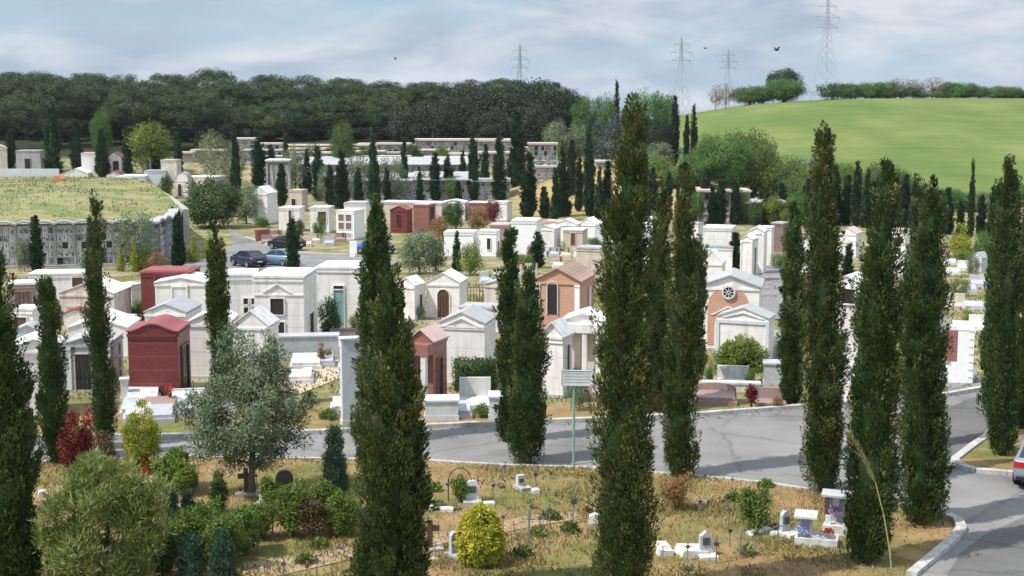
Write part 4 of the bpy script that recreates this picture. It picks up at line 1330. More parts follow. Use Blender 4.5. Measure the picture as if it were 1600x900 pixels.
near_bush('grave_plant', 752, 652, 632, 28, 'green_leaf', 'low green plant beside the grey tomb on the far verge', clumps=24, cr=.14, leaves=50, leaf=.08)
near_bush('grave_plant', 515, 655, 640, 40, 'green_leaf', 'low green hedge plant before the grey slab wall', clumps=26, cr=.16, leaves=50, leaf=.08)
near_bush('yellow_shrub', 512, 568, 548, 26, 'lime_leaf', 'yellowish shrub beside the sandy path', clumps=26, cr=.18, leaves=50, leaf=.09)
near_bush('orange_shrub', 502, 572, 534, 12, 'rust_leaf', 'small orange leaved plant by the white flat tomb', clumps=18, cr=.14, leaves=50, leaf=.09)

# clipped hedge in front of the pedimented white chapel
def hedge(label, x0, x1, yb, yt, depth=.9):
    A, B = at(x0, yb), at(x1, yb)
    H = zat(A.y, yt) - A.z
    rng = np.random.default_rng(9)
    L = (B - A).length
    n = int(L * H * 520)
    face = rng.random(n)
    X = rng.uniform(0, L, n); Y = rng.uniform(0, depth, n); Z = rng.uniform(.05, H, n)
    fr = face < .55; tp = face > .78; sd = ~(fr | tp)
    Y[fr] = rng.normal(.03, .06, fr.sum()); Z[tp] = H + rng.normal(-.02, .06, tp.sum())
    X[sd] = np.where(rng.random(sd.sum()) < .5, 0, L) + rng.normal(0, .05, sd.sum())
    N = np.where(fr[:, None], (0, -1, .3), np.where(tp[:, None], (0, 0, 1), (0, 0, 1)))
    V = blades(rng, np.stack([X, Y, Z], -1), unit(N + rng.normal(0, .6, (n, 3))), rng.uniform(.07, .15, n), rng.uniform(.04, .08, n))
    ev = np.array([(x, y, z) for z in (0, H - .04) for x, y in ((.05, .06), (L - .05, .06), (L - .05, depth - .06), (.05, depth - .06))])
    eq = np.array(((4, 5, 6, 7), (0, 1, 5, 4), (1, 2, 6, 5), (2, 3, 7, 6), (3, 0, 4, 7)), np.int32)
    o = link('hedge', leaf_mesh('hedge', V, rng.beta(2, 2, n), 'hedge_leaf', (ev, eq, np.full(8, .2))))
    o.location = A
    o.rotation_euler.z = math.atan2(B.y - A.y, B.x - A.x)
    tag(o, label, 'hedge')


hedge('clipped dark green hedge in front of the white chapel with the inscribed pediment', 709, 776, 612, 566)

# ---------------------------------------------------------------- burial chapels
def facebox(mb, W, D, face, u0, u1, z0, z1, o0, o1):
    """a block on a face: u along the face in metres, o outwards"""
    if face == 'F':
        mb.box(-W / 2 + u0, -W / 2 + u1, -D / 2 - o1, -D / 2 - o0, z0, z1)
    elif face == 'R':
        mb.box(W / 2 + o0, W / 2 + o1, -D / 2 + u0, -D / 2 + u1, z0, z1)
    else:
        mb.box(-W / 2 - o1, -W / 2 - o0, D / 2 - u1, D / 2 - u0, z0, z1)


def facepoly(mb, W, D, face, pts, o0, o1):
    """an outline (u, z) on a face as a slab"""
    if face == 'F':
        mb.prism([(-W / 2 + u, z) for u, z in pts], -D / 2 - o1, -D / 2 - o0)
    else:
        mb.prism_x([(-D / 2 + u, z) for u, z in pts], W / 2 + o0, W / 2 + o1)


def arch_pts(u0, u1, z0, z1, n=10):
    r = (u1 - u0) / 2; c = (u0 + u1) / 2; zs = z1 - r
    return [(u0, z0), (u1, z0)] + [(c + r * math.cos(math.pi * k / n), zs + r * math.sin(math.pi * k / n)) for k in range(n + 1)]


def roof_profile(kind, W, h, r, n=10):
    if kind == 'gable':
        return [(-W / 2, h), (0, h + r), (W / 2, h)]
    if kind == 'curved':
        return [(-W / 2 + W * k / n, h + r * (.5 - .5 * math.cos(2 * math.pi * k / n))) for k in range(n + 1)]
    if kind == 'barrel':
        return [(-W / 2 * math.cos(math.pi * k / n), h + r * math.sin(math.pi * k / n)) for k in range(n + 1)]
    return [(-W / 2, h), (W / 2, h)]


def chapel(label, x0, x1, x2, yb, yt, roof='flat', pk=None, wall='white_wall', roofm='roof_white', feats=(), k=1.2, over=.06, cornice=True, plinth=True, depth=None, name='burial_chapel', cat='burial chapel', group='family burial chapels', thick=.06):
    P = at(x0, yb) if depth is None else at_depth(x0, depth)
    m = mpp(P)
    Wf, Ws = (x1 - x0) * m, (x2 - x1) * m
    beta = math.atan2(Ws, k * Wf)
    W = Wf / math.cos(beta)
    D = k * W
    Q = P + Vector((Wf / 2, 0, 0))
    al = math.atan2(Q.x, Q.y)
    phi = -al - beta
    h = zat(P.y, yt) - P.z
    c, s = math.cos(phi), math.sin(phi)
    ctr = Vector((P.x + c * W / 2 - s * D / 2, P.y + s * W / 2 + c * D / 2, 0))
    ctr.z = min(float(T(ctr.x, ctr.y)), P.z)
    h += P.z - ctr.z
    t = thing(name, label, cat, ctr, phi, group)
    rise = 0
    if pk is not None:
        rise = max(.08, zat(P.y + (0 if roof != 'hip' else D * .5), pk) - ctr.z - h - thick)
    prof = roof_profile(roof, W, h, rise)
    zf = -.9
    w = MB()
    if roof == 'hip':
        w.box(-W / 2, W / 2, -D / 2, D / 2, zf, h)
    else:
        w.prism([(W / 2, zf)] + [p for p in reversed(prof)] + [(-W / 2, zf)], -D / 2, D / 2)
    w.build('wall', wall, t)
    rf = MB()
    if roof == 'flat':
        rf.box(-W / 2 - over, W / 2 + over, -D / 2 - over, D / 2 + over, h + .003, h + thick + .05)
        rf.box(-W / 2 + .15, W / 2 - .15, -D / 2 + .15, D / 2 - .15, h + thick + .05, h + thick + .09)
    elif roof == 'hip':
        i = 0
        a = [(-W / 2 - over, -D / 2 - over), (W / 2 + over, -D / 2 - over), (W / 2 + over, D / 2 + over), (-W / 2 - over, D / 2 + over)]
        lo = [(x, y, h + .003) for x, y in a]; hi = [(x, y, h + .003 + thick) for x, y in a]
        top = (0, 0, h + rise)
        rf.poly(lo[::-1])
        for q in range(4):
            rf.poly([lo[q], lo[(q + 1) % 4], hi[(q + 1) % 4], hi[q]])
            rf.poly([hi[q], hi[(q + 1) % 4], top])
    else:
        sl = (prof[1][1] - prof[0][1]) / max(.01, prof[1][0] - prof[0][0])
        if roof == 'barrel':
            sl = 0
        ext = [(prof[0][0] - over, prof[0][1] - over * sl)] + list(prof[1:-1]) + [(prof[-1][0] + over, prof[-1][1] - over * sl)]
        if roof != 'gable':
            ext = [(prof[0][0] - over, prof[0][1])] + list(prof) + [(prof[-1][0] + over, prof[-1][1])]
        up = [(x, z + thick + .004) for x, z in ext]
        dn = [(x, z + .004) for x, z in ext]
        rf.prism(dn + up[::-1], -D / 2 - over, D / 2 + over)
    rf.build('roof', roofm, t)
    if cornice and h > 1.6:
        cb = MB()
        o = .055
        for fc, ln in (('F', W), ('R', D), ('L', D)):
            facebox(cb, W, D, fc, 0 if fc == 'F' else 0, ln, h - .20, h - .09, .002, o)
        cb.build('cornice', wall, t)
    if plinth:
        pb = MB()
        for fc, ln in (('F', W), ('R', D), ('L', D)):
            facebox(pb, W, D, fc, 0, ln, -.6, .16, .002, .05)
        pb.build('plinth', 'grey_marble' if wall != 'grey_wall' else 'concrete', t)
    for f in feats:
        kind, face = f[0], f[1]
        ln = W if face == 'F' else D
        if kind in ('door', 'window', 'panel', 'arch'):
            u0, u1, z0, z1 = f[2] * ln, f[3] * ln, f[4] * h, f[5] * h
            mat = f[6] if len(f) > 6 else 'door_dark'
            fm = f[7] if len(f) > 7 else wall
            nm = 'door' if kind == 'arch' else kind
            b = MB()
            if kind == 'arch':
                facepoly(b, W, D, face, arch_pts(u0, u1, z0, z1), .002, .02)
            else:
                facebox(b, W, D, face, u0, u1, z0, z1, .002, .02)
            d = b.build(nm, mat, t)
            e = MB()
            q = max(.05, .07 * (u1 - u0))
            if kind == 'arch':
                outer, inner = arch_pts(u0 - q, u1 + q, z0, z1 + q), arch_pts(u0, u1, z0, z1)
                ring = list(range(1, len(outer)))
                for a1, a2 in zip(ring, ring[1:] + [0]):
                    facepoly(e, W, D, face, [outer[a1], outer[a2], inner[a2], inner[a1]], .002, .07)
            else:
                facebox(e, W, D, face, u0 - q, u0, z0, z1 + q, .002, .075)
                facebox(e, W, D, face, u1, u1 + q, z0, z1 + q, .002, .075)
                facebox(e, W, D, face, u0, u1, z1, z1 + q, .002, .075)
                if kind != 'door':
                    facebox(e, W, D, face, u0, u1, z0 - q, z0, .002, .085)
            e.build('frame', fm, d)
            if kind in ('door', 'arch') and mat != 'door_teal' and u1 - u0 > .5:
                g = MB()
                zz = z1 - (u1 - u0) / 2 if kind == 'arch' else z1 - .05
                for q2 in range(1, 4):
                    uu = u0 + (u1 - u0) * q2 / 4
                    facebox(g, W, D, face, uu - .012, uu + .012, z0 + .05, zz, .021, .04)
                g.build('grille', 'iron', d)
        elif kind == 'pilasters':
            for u in ((0, .11), (.89, 1.)):
                b = MB()
                facebox(b, W, D, 'F', u[0] * W, u[1] * W, .16, h - .2, .002, .06)
                facebox(b, W, D, 'F', u[0] * W - .02, u[1] * W + .02, h - .30, h - .2, .06, .09)
                b.build('pilaster', f[2] if len(f) > 2 else wall, t)
        elif kind == 'mould':                        # raised gable moulding
            b = MB()
            z0, z1, th = f[2] * h, f[3] * h, .07
            cx = W * (f[4] if len(f) > 4 else .5); hw = W * (f[5] if len(f) > 5 else .35)
            facepoly(b, W, D, 'F', [(cx - hw, z0), (cx - hw + .14, z0), (cx, z1 - .08), (cx, z1)], .002, th)
            facepoly(b, W, D, 'F', [(cx + hw - .14, z0), (cx + hw, z0), (cx, z1), (cx, z1 - .08)], .002, th)
            b.build('moulding', wall, t)
        elif kind == 'band':
            b = MB()
            facebox(b, W, D, face, 0, ln, f[2] * h, f[2] * h + f[3], .002, .05)
            b.build('band', f[4] if len(f) > 4 else wall, t)
        elif kind == 'inscription':                  # weathered letters, too small to read
            b = MB()
            rg = random.Random(int(x0))
            u = f[2] * W
            while u < f[3] * W:
                q = rg.uniform(.06, .10)
                if rg.random() > .14:
                    facebox(b, W, D, 'F', u, u + .022, f[4] * h, f[4] * h + .13, .056, .066)
                    if rg.random() < .7:
                        facebox(b, W, D, 'F', u + .022, u + q * .8, f[4] * h + rg.choice((0, .055, .11)), f[4] * h + rg.choice((.02, .075, .13)) + .002, .056, .064)
                u += q + .035
            b.build('inscription', 'grey_marble', t)
        elif kind == 'rose':
            cx, cz, r = f[2] * W, f[3] * h, f[4]
            b = MB()
            b.prism([(-W / 2 + cx + r * math.cos(6.2832 * q / 20), cz + r * math.sin(6.2832 * q / 20)) for q in range(20)], -D / 2 - .08, -D / 2 - .002)
            d = b.build('rose_window', 'car_glass', t)
            e = MB()
            for q in range(20):
                a1, a2 = 6.2832 * q / 20, 6.2832 * (q + 1) / 20
                e.prism([(-W / 2 + cx + rr * math.cos(a), cz + rr * math.sin(a)) for rr, a in ((r, a1), (r * 1.3, a1), (r * 1.3, a2), (r, a2))], -D / 2 - .14, -D / 2 - .002)
            for q in range(8):
                a = 6.2832 * q / 8
                v = Vector((math.cos(a), math.sin(a))); p = Vector((-v.y, v.x)) * .018
                e.prism([(-W / 2 + cx + z.x, cz + z.y) for z in (v * .04 + p, v * .04 - p, v * r - p, v * r + p)], -D / 2 - .12, -D / 2 - .081)
            e.build('tracery', 'marble', d)
        elif kind == 'archpanel':                    # a large brick arch on the front
            b = MB()
            facepoly(b, W, D, 'F', arch_pts(f[2] * W, f[3] * W, f[4] * h, f[5] * h, 16), .002, .03)
            b.build('arch_panel', f[6], t)
        elif kind == 'cross':
            b = MB()
            z = h + rise + .08
            b.box(-.03, .03, -D / 2 - .03, -D / 2 + .03, z, z + .55)
            b.box(-.16, -.031, -D / 2 - .025, -D / 2 + .025, z + .33, z + .39)
            b.box(.031, .16, -D / 2 - .025, -D / 2 + .025, z + .33, z + .39)
            b.build('cross', 'marble', t)
        elif kind == 'steps':
            b = MB()
            for q in range(3):
                b.box(-W * .3 - .1 * q, W * .3 + .1 * q, -D / 2 - .3 * (q + 1), -D / 2 - .3 * q - .052, -.3, .30 - .1 * q)
            b.build('step', 'marble', t)
        elif kind == 'grid':                         # white frame round dark panels
            nu, nv = f[2], f[3]
            for iu in range(nu):
                for iv in range(nv):
                    u0, u1 = (iu + .12) / nu * W * .84 + W * .08, (iu + .88) / nu * W * .84 + W * .08
                    z0, z1 = h * (f[4] + (f[5] - f[4]) * (iv + .1) / nv), h * (f[4] + (f[5] - f[4]) * (iv + .9) / nv)
                    b = MB()
                    facebox(b, W, D, face, u0, u1, z0, z1, .002, .02)
                    pn = b.build('panel', f[6], t)
                    e = MB()
                    for a in ((u0 - .05, u0, z0, z1), (u1, u1 + .05, z0, z1), (u0 - .05, u1 + .05, z1, z1 + .05), (u0 - .05, u1 + .05, z0 - .05, z0)):
                        facebox(e, W, D, face, *a, .002, .07)
                    e.build('frame', wall, pn)
        elif kind == 'columns':                      # free standing columns of a porch
            for u in f[2]:
                b = MB()
                b.box(-W / 2 + u * W - .11, -W / 2 + u * W + .11, -D / 2 - .62, -D / 2 - .40, -.4, h * .80)
                b.build('column', f[3] if len(f) > 3 else wall, t)
            b = MB()
            b.prism([(-W / 2 - .05, h * .80), (W / 2 + .05, h * .80), (W / 2 + .05, h * .97), (-W / 2 - .05, h * .97)], -D / 2 - .66, -D / 2 - .062)
            b.build('architrave', wall, t)
    return t


D_, W_, PIL = 'door', 'window', 'pilasters'
# ---- the rows on the left
chapel('plain white chapel behind the leftmost short cypress', 20, 92, 104, 656, 546, 'gable', 530, 'white_wall', 'roof_white')
chapel('grey stone chapel with a glazed iron door and pale pilasters, left of the red one', 106, 172, 193, 614, 536, 'curved', 526, 'grey_wall', 'roof_grey', ((D_, 'F', .20, .56, .02, .78, 'car_glass', 'beige_wall'), ('pilasters', 'F', 'pale_grey'), ('grid', 'R', 1, 3, .1, .9, 'brown_granite')), cornice=True)
chapel('glossy dark red clad chapel with a curved gable roof', 203, 278, 299, 621, 519, 'curved', 505, 'red_clad', 'roof_red', ((D_, 'R', .25, .75, .03, .72, 'car_glass', 'bronze'), ('band', 'F', .90, .05)), k=1.15, plinth=False)
chapel('low white chapel with a wide gable behind the grey stone one', 108, 196, 219, 560, 513, 'gable', 496, 'white_wall', 'roof_white', k=1.)
chapel('small white vault with a pale box roof above the wide gable', 176, 196, 212, 512, 497, 'flat', None, 'white_wall', 'roof_white', plinth=False)
chapel('small vault with a dark red gable seen between white roofs', 100, 136, 146, 510, 491, 'gable', 482, 'white_wall', 'roof_red', plinth=False)
chapel('white gabled chapel with a lead grey roof behind the dark red clad one', 229, 291, 316, 572, 488, 'gable', 474, 'white_wall', 'roof_lead', ((W_, 'F', .40, .60, .55, .8, 'marble'),), k=1.3)
chapel('white chapel wall with a plain gable right of the dark red clad one', 296, 358, 374, 592, 504, 'gable', 487, 'pale_clad', 'roof_white', k=1.2)
chapel('purple brown granite vault with a white roof at the left edge', 15, 56, 60, 512, 446, 'flat', None, 'pink_granite', 'roof_white', ((D_, 'F', .25, .85, .05, .85, 'brown_granite', 'pink_granite'),), k=1.)
chapel('white vault with a shuttered opening below the purple brown one', 20, 52, 72, 545, 484, 'flat', None, 'white_wall', 'roof_white', ((W_, 'F', .12, .72, .50, .82, 'door_brown'),), k=1.)
chapel('low grey roofed vault in front of the shuttered one', 22, 66, 74, 590, 520, 'gable', 508, 'pale_grey', 'roof_grey', k=1.)
chapel('long white flat vault with two dark openings at the parking road', 47, 147, 158, 470, 430, 'flat', None, 'white_wall', 'roof_white', ((W_, 'F', .17, .31, .30, .85, 'door_brown'), (W_, 'F', .64, .80, .30, .95, 'door_brown')), k=.5)
chapel('broad white chapel with a low gable and a beige side wall', 94, 176, 204, 506, 458, 'gable', 441, 'cream_wall', 'roof_white', ((W_, 'F', .15, .75, .1, .55, 'white_wall'),), k=.9)
chapel('white vault between the broad gable and the dark red flat chapel', 184, 206, 224, 490, 446, 'flat', None, 'white_wall', 'roof_white', k=1.)
chapel('dark red flat roofed chapel with a long recessed red top', 222, 296, 313, 500, 427, 'flat', None, 'dark_red', 'roof_red', ((W_, 'F', .3, .95, .84, .97, 'door_brown'),), k=.9, plinth=False)
chapel('white chapel with a raised blank panel in front of the dark red flat one', 244, 321, 340, 505, 442, 'gable', 433, 'white_wall', 'roof_white', (('panel', 'F', .34, .62, .02, .9, 'white_wall', 'bright_white'),), k=1.)
chapel('long white chapel with four small black windows', 358, 402, 406, 545, 432, 'flat', None, 'white_wall', 'roof_white', ((W_, 'F', .55, .70, .62, .70, 'door_dark'), (W_, 'F', .55, .70, .50, .58, 'door_dark'), (W_, 'F', .82, .92, .62, .70, 'door_dark'), (W_, 'F', .82, .92, .50, .58, 'door_dark')), k=1.6)
chapel('tall white chapel with a raised gable moulding and a window in the middle', 399, 475, 498, 546, 434, 'flat', None, 'pale_clad', 'roof_white', ((W_, 'F', .33, .60, .50, .72, 'door_dark'), (D_, 'F', .48, .60, .02, .40, 'door_dark'), ('mould', 'F', .80, .93, .47, .30), ('band', 'F', .76, .06), (D_, 'R', .35, .68, .05, .46, 'door_brown')), k=1.35)
chapel('white chapel with a grey gabled roof in front of the tall white one', 366, 420, 437, 594, 508, 'gable', 484, 'white_wall', 'roof_white', ((D_, 'R', .3, .7, .05, .7, 'door_dark'),), k=1.)
chapel('tall white flat roofed chapel with a teal glass door', 496, 566, 584, 520, 420, 'flat', None, 'white_wall', 'roof_white', ((D_, 'F', .38, .60, .08, .68, 'door_teal', 'marble'), ('panel', 'F', .38, .60, .695, .745, 'door_dark')), k=1.2)
# ---- the middle
chapel('white chapel with a narrow dark side window left of the arched door chapel', 622, 648, 664, 500, 445, 'gable', 432, 'white_wall', 'roof_white', ((W_, 'R', .4, .7, .3, .72, 'door_dark'),), k=1.2)
chapel('white chapel with a dark arched door and a gabled top', 667, 718, 731, 498, 441, 'gable', 425, 'white_wall', 'roof_white', (('arch', 'F', .33, .69, .03, .82, 'door_brown'), ('band', 'F', .90, .05)), k=1.1)
chapel('white chapel with an inscribed pediment beside the clipped hedge', 687, 757, 776, 602, 504, 'gable', 486, 'white_wall', 'roof_grey', (('inscription', 'F', .28, .72, .965), ('band', 'F', .90, .05), ('mould', 'F', .945, 1.10, .5, .44)), k=1.1)
chapel('low flat white roofed vault behind the inscribed pediment', 718, 778, 790, 520, 482, 'flat', None, 'white_wall', 'roof_grey', k=.8)
chapel('cream vault beside the iron railing', 757, 800, 812, 490, 444, 'gable', 437, 'cream_wall', 'roof_grey', k=1.)
chapel('brown granite chapel with a pink roof and white columns behind the broad shaggy cypress', 640, 677, 699, 630, 530, 'gable', 512, 'brown_clad', 'roof_pink', ((D_, 'R', .3, .62, .04, .7, 'door_dark', 'brown_clad'), ('columns', 'F', (.15, .85), 'marble')), k=1.25, over=.10)
chapel('brick chapel with a tall arched window and a tiled roof', 836, 905, 930, 545, 437, 'gable', 417, 'brick', 'roof_tile', (('arch', 'F', .28, .50, .52, .98, 'car_glass', 'marble'), ('pilasters', 'F', 'bright_white'), (W_, 'R', .55, .8, .3, .85, 'pale_grey')), k=1.5, over=.12)
chapel('white pedimented porch with columns and an ochre recess below the brick chapel', 880, 940, 950, 578, 500, 'gable', 487, 'white_wall', 'roof_white', (('inscription', 'F', .35, .75, .90), ('columns', 'F', (.08, .60, .95)), ('panel', 'F', .15, .90, .02, .78, 'cream_wall'),), k=1., over=.12)
chapel('white chapel with a dark side door at the sign board', 846, 879, 894, 620, 521, 'gable', 501, 'white_wall', 'roof_white', ((D_, 'R', .3, .62, .08, .82, 'door_dark'), ('band', 'F', .86, .04)), k=1.2, over=.12)
chapel('white church like chapel with a brick arch and a small rose window', 1093, 1183, 1189, 546, 446, 'gable', 428, 'white_wall', 'roof_grey', (('archpanel', 'F', .13, .83, .1, 1.00, 'brick'), ('rose', 'F', .48, .91, .27), ('mould', 'F', .56, .70, .48, .30), ('arch', 'F', .28, .70, .04, .56, 'marble')), k=1., over=.12)
chapel('white gabled chapel in front of the brick arch, behind the round bush', 1120, 1198, 1208, 562, 494, 'gable', 478, 'white_wall', 'roof_grey', (('mould', 'F', .985, 1.14, .5, .42), ('band', 'F', .93, .05), ('panel', 'F', .04, .95, .1, .86, 'white_wall', 'pale_grey')), k=.6)
chapel('tall white chapel half hidden between two road cypresses on the right', 1296, 1336, 1352, 628, 440, 'gable', 428, 'pale_clad', 'roof_white', ((W_, 'F', .35, .85, .83, .95, 'door_dark'),), k=1.2)
# ---- the right hand rows
r = 'chapels along the cross lane'
chapel('white flat chapel at the back left of the cross lane row', 1098, 1142, 1148, 400, 357, 'flat', None, 'white_wall', 'roof_white', group=r)
chapel('white low chapel with a strip of roof glass', 1096, 1143, 1150, 430, 386, 'flat', None, 'white_wall', 'roof_lead', group=r, k=.9)
chapel('white chapel with a sloping bright roof above the brick arch', 1094, 1127, 1132, 470, 410, 'gable', 390, 'pale_clad', 'bright_white', group=r)
chapel('pilastered white chapel with a gable, foremost of the cross lane row', 1156, 1174, 1183, 440, 374, 'gable', 367, 'white_wall', 'roof_white', (('pilasters', 'F'), (D_, 'R', .3, .6, .05, .8, 'grey_wall')), group=r, k=2.)
chapel('taller pilastered chapel second in the cross lane row', 1168, 1192, 1197, 428, 362, 'gable', 354, 'white_wall', 'roof_white', (('pilasters', 'F'),), group=r, k=1.6)
chapel('narrow white chapel third in the cross lane row', 1186, 1204, 1208, 416, 356, 'flat', None, 'white_wall', 'roof_white', group=r)
chapel('dark brown grey chapel with a tall opening at the end of the cross lane', 1204, 1222, 1232, 396, 349, 'flat', None, 'brown_granite', 'roof_grey', ((D_, 'R', .3, .75, .1, .85, 'car_glass', 'brown_granite'),), group=r)
chapel('white chapel half hidden between the tallest cypress and its thin neighbour', 1002, 1022, 1030, 420, 346, 'gable', 338, 'white_wall', 'roof_white', group=r)
chapel('white narrow chapel between two thin cypresses', 1076, 1090, 1098, 405, 350, 'flat', None, 'white_wall', 'roof_grey', group=r)
chapel('white chapel with a brown gable roof between the tall right cypresses', 1308, 1336, 1346, 402, 364, 'gable', 355, 'white_wall', 'roof_pink', group=r)
chapel('small white vault with a brown band beneath the brown gable roof', 1308, 1324, 1330, 424, 380, 'flat', None, 'white_wall', 'roof_pink', group=r)
chapel('white chapel with a brown band behind the dense green cypress', 1390, 1412, 1420, 430, 360, 'flat', None, 'white_wall', 'roof_pink', ((W_, 'F', .1, .9, .72, .84, 'door_brown'),), group=r)
chapel('small white vault left of the tall brownish cypress', 1254, 1272, 1280, 400, 370, 'gable', 364, 'white_wall', 'roof_white', group=r)
chapel('white vault behind the tall brownish cypress at the lane', 1248, 1266, 1276, 452, 420, 'flat', None, 'white_wall', 'roof_white', group=r)
# ---- the far rows below the terraces
r = 'small chapels below the terraces'
chapel('white chapel with a shaded side at the road bend', 392, 418, 434, 350, 302, 'gable', 291, 'white_wall', 'roof_white', group=r, k=1.3)
chapel('white cube like chapel with a dark slit behind the potted bush', 436, 468, 477, 362, 326, 'flat', None, 'white_wall', 'roof_white', ((D_, 'F', .48, .62, .3, .95, 'door_brown'),), group=r)
chapel('white cube like chapel with a brown window, second in the row', 485, 514, 522, 364, 325, 'flat', None, 'white_wall', 'roof_white', ((W_, 'F', .42, .86, .45, .86, 'door_brown'),), group=r)
chapel('chapel faced with a white frame of four brown panels', 526, 553, 570, 374, 330, 'flat', None, 'bright_white', 'roof_white', (('grid', 'F', 2, 2, .34, .92, 'brown_granite'), ('grid', 'F', 2, 1, .04, .26, 'grey_wall')), group=r, k=1.1)
chapel('white chapel behind the one with four brown panels', 538, 572, 582, 350, 318, 'flat', None, 'white_wall', 'roof_grey', group=r)
chapel('pinkish chapel with dark openings behind the first white cube', 452, 472, 481, 330, 298, 'flat', None, 'beige_wall', 'roof_pink', ((D_, 'F', .2, .5, .05, .6, 'door_dark'),), group=r)
chapel('small dark red chapel with a gabled red roof and a slit window', 610, 636, 645, 364, 328, 'gable', 321, 'red_clad', 'roof_red', ((W_, 'F', .4, .6, .3, .78, 'door_dark'),), group=r, plinth=False)
chapel('red brown brick chapel with a dark side opening', 646, 670, 681, 360, 320, 'flat', None, 'brown_clad', 'roof_pink', ((D_, 'R', .2, .7, .05, .9, 'door_dark', 'brown_clad'),), group=r, plinth=False)
chapel('long low chapel with a white roof behind the red brown ones', 596, 690, 700, 345, 316, 'flat', None, 'beige_wall', 'roof_white', group=r, k=.3)
chapel('white roofed low vault left of the rust coloured tree', 690, 726, 732, 345, 316, 'gable', 312, 'white_wall', 'roof_white', group=r, k=.8)
chapel('low vault with a reddish front below the terraces', 732, 762, 768, 345, 317, 'flat', None, 'brown_clad', 'roof_white', group=r, k=.8)
chapel('white low vault at the right end below the terraces', 768, 792, 800, 345, 316, 'flat', None, 'white_wall', 'roof_white', group=r, k=.8)
chapel('bright white chapel left of the small cypress with the lime bush', 694, 740, 746, 402, 364, 'flat', None, 'bright_white', 'roof_white', group=r, k=.9)
chapel('bright white chapel with a dark slit beside the lime bush', 747, 775, 781, 402, 362, 'flat', None, 'bright_white', 'roof_white', ((W_, 'F', .50, .70, .32, .75, 'door_dark'), (D_, 'R', .3, .7, .05, .6, 'door_brown')), group=r, k=1.)
chapel('pink granite vault behind the bright white pair', 766, 794, 800, 392, 352, 'flat', None, 'pink_granite', 'roof_pink', group=r, plinth=False)
chapel('large plain bright white chapel behind the stubby cypress', 799, 838, 846, 400, 346, 'flat', None, 'bright_white', 'roof_white', group=r, k=1.4)
chapel('white chapel with a pilaster right of the large plain one', 840, 866, 876, 392, 357, 'gable', 352, 'white_wall', 'roof_white', (('pilasters', 'F'),), group=r)
chapel('beige vault with a brown door and a white roof', 880, 910, 918, 392, 360, 'flat', None, 'beige_wall', 'roof_white', ((D_, 'F', .40, .62, .3, .88, 'door_brown'),), group=r)
chapel('white long roofed vault behind the beige one', 866, 902, 908, 378, 350, 'gable', 342, 'white_wall', 'bright_white', group=r, k=.8)
chapel('white vault beside the yellow green small tree', 904, 930, 940, 372, 350, 'gable', 340, 'white_wall', 'bright_white', group=r)
chapel('greenish grey metal vault next to the tallest cypress', 931, 944, 950, 388, 353, 'flat', None, 'pale_grey', 'roof_lead', group=r)
chapel('low brown roofed vault behind the beige one', 850, 880, 890, 372, 346, 'flat', None, 'beige_wall', 'roof_pink', group=r, k=.7)
chapel('wide beige vault with a grey roof above the brick chapel', 900, 942, 952, 432, 388, 'flat', None, 'beige_wall', 'roof_grey', group=r, k=.8)
# ---- far left
r = 'vaults at the foot of the pine wood'
chapel('grey domed vault beside the dark bush', 275, 294, 300, 308, 282, 'barrel', 269, 'white_wall', 'roof_grey', (('arch', 'F', .18, .48, .05, .8, 'door_brown'),), group=r, k=1.)
chapel('long white vault right of the grey domed one', 296, 330, 362, 304, 276, 'flat', None, 'cream_wall', 'bright_white', group=r, k=1.)
chapel('broad grey vault with a dark doorway at the far left', 26, 62, 70, 266, 236, 'flat', None, 'grey_wall', 'roof_grey', ((D_, 'F', .35, .58, .05, .6, 'door_dark'),), group=r, k=.7)
chapel('white vault at the left edge before the pines', -18, 10, 14, 266, 232, 'gable', 226, 'cream_wall', 'roof_pink', group=r)
chapel('white shed like vault with a pale gabled roof on the grass hill', 100, 136, 144, 284, 271, 'gable', 263, 'white_wall', 'bright_white', group=r, plinth=False)
chapel('small vault with a red gabled roof on the grass hill', 166, 190, 196, 286, 274, 'gable', 267, 'cream_wall', 'roof_red', group=r, plinth=False)
chapel('white building with a dark door behind the red gabled vault', 128, 152, 158, 276, 240, 'flat', None, 'white_wall', 'roof_pink', group=r)
chapel('white building with a dark opening under the pines', 168, 190, 196, 274, 246, 'gable', 238, 'white_wall', 'roof_red', ((D_, 'F', .4, .8, .1, .8, 'door_dark'),), group=r)
chapel('flat white roofed vault at the edge of the grass hill', 186, 226, 236, 292, 276, 'flat', None, 'pale_grey', 'bright_white', group=r, plinth=False)
chapel('grey vault right of the flat white roofed one', 226, 258, 264, 288, 268, 'flat', None, 'pale_grey', 'roof_lead', group=r)
chapel('cream tower like block left of the blossoming trees', 222, 236, 240, 272, 250, 'flat', None, 'cream_wall', 'roof_pink', group=r)
chapel('cream niche block behind the blossoming trees', 252, 276, 284, 284, 251, 'flat', None, 'cream_wall', 'roof_pink', group=r)

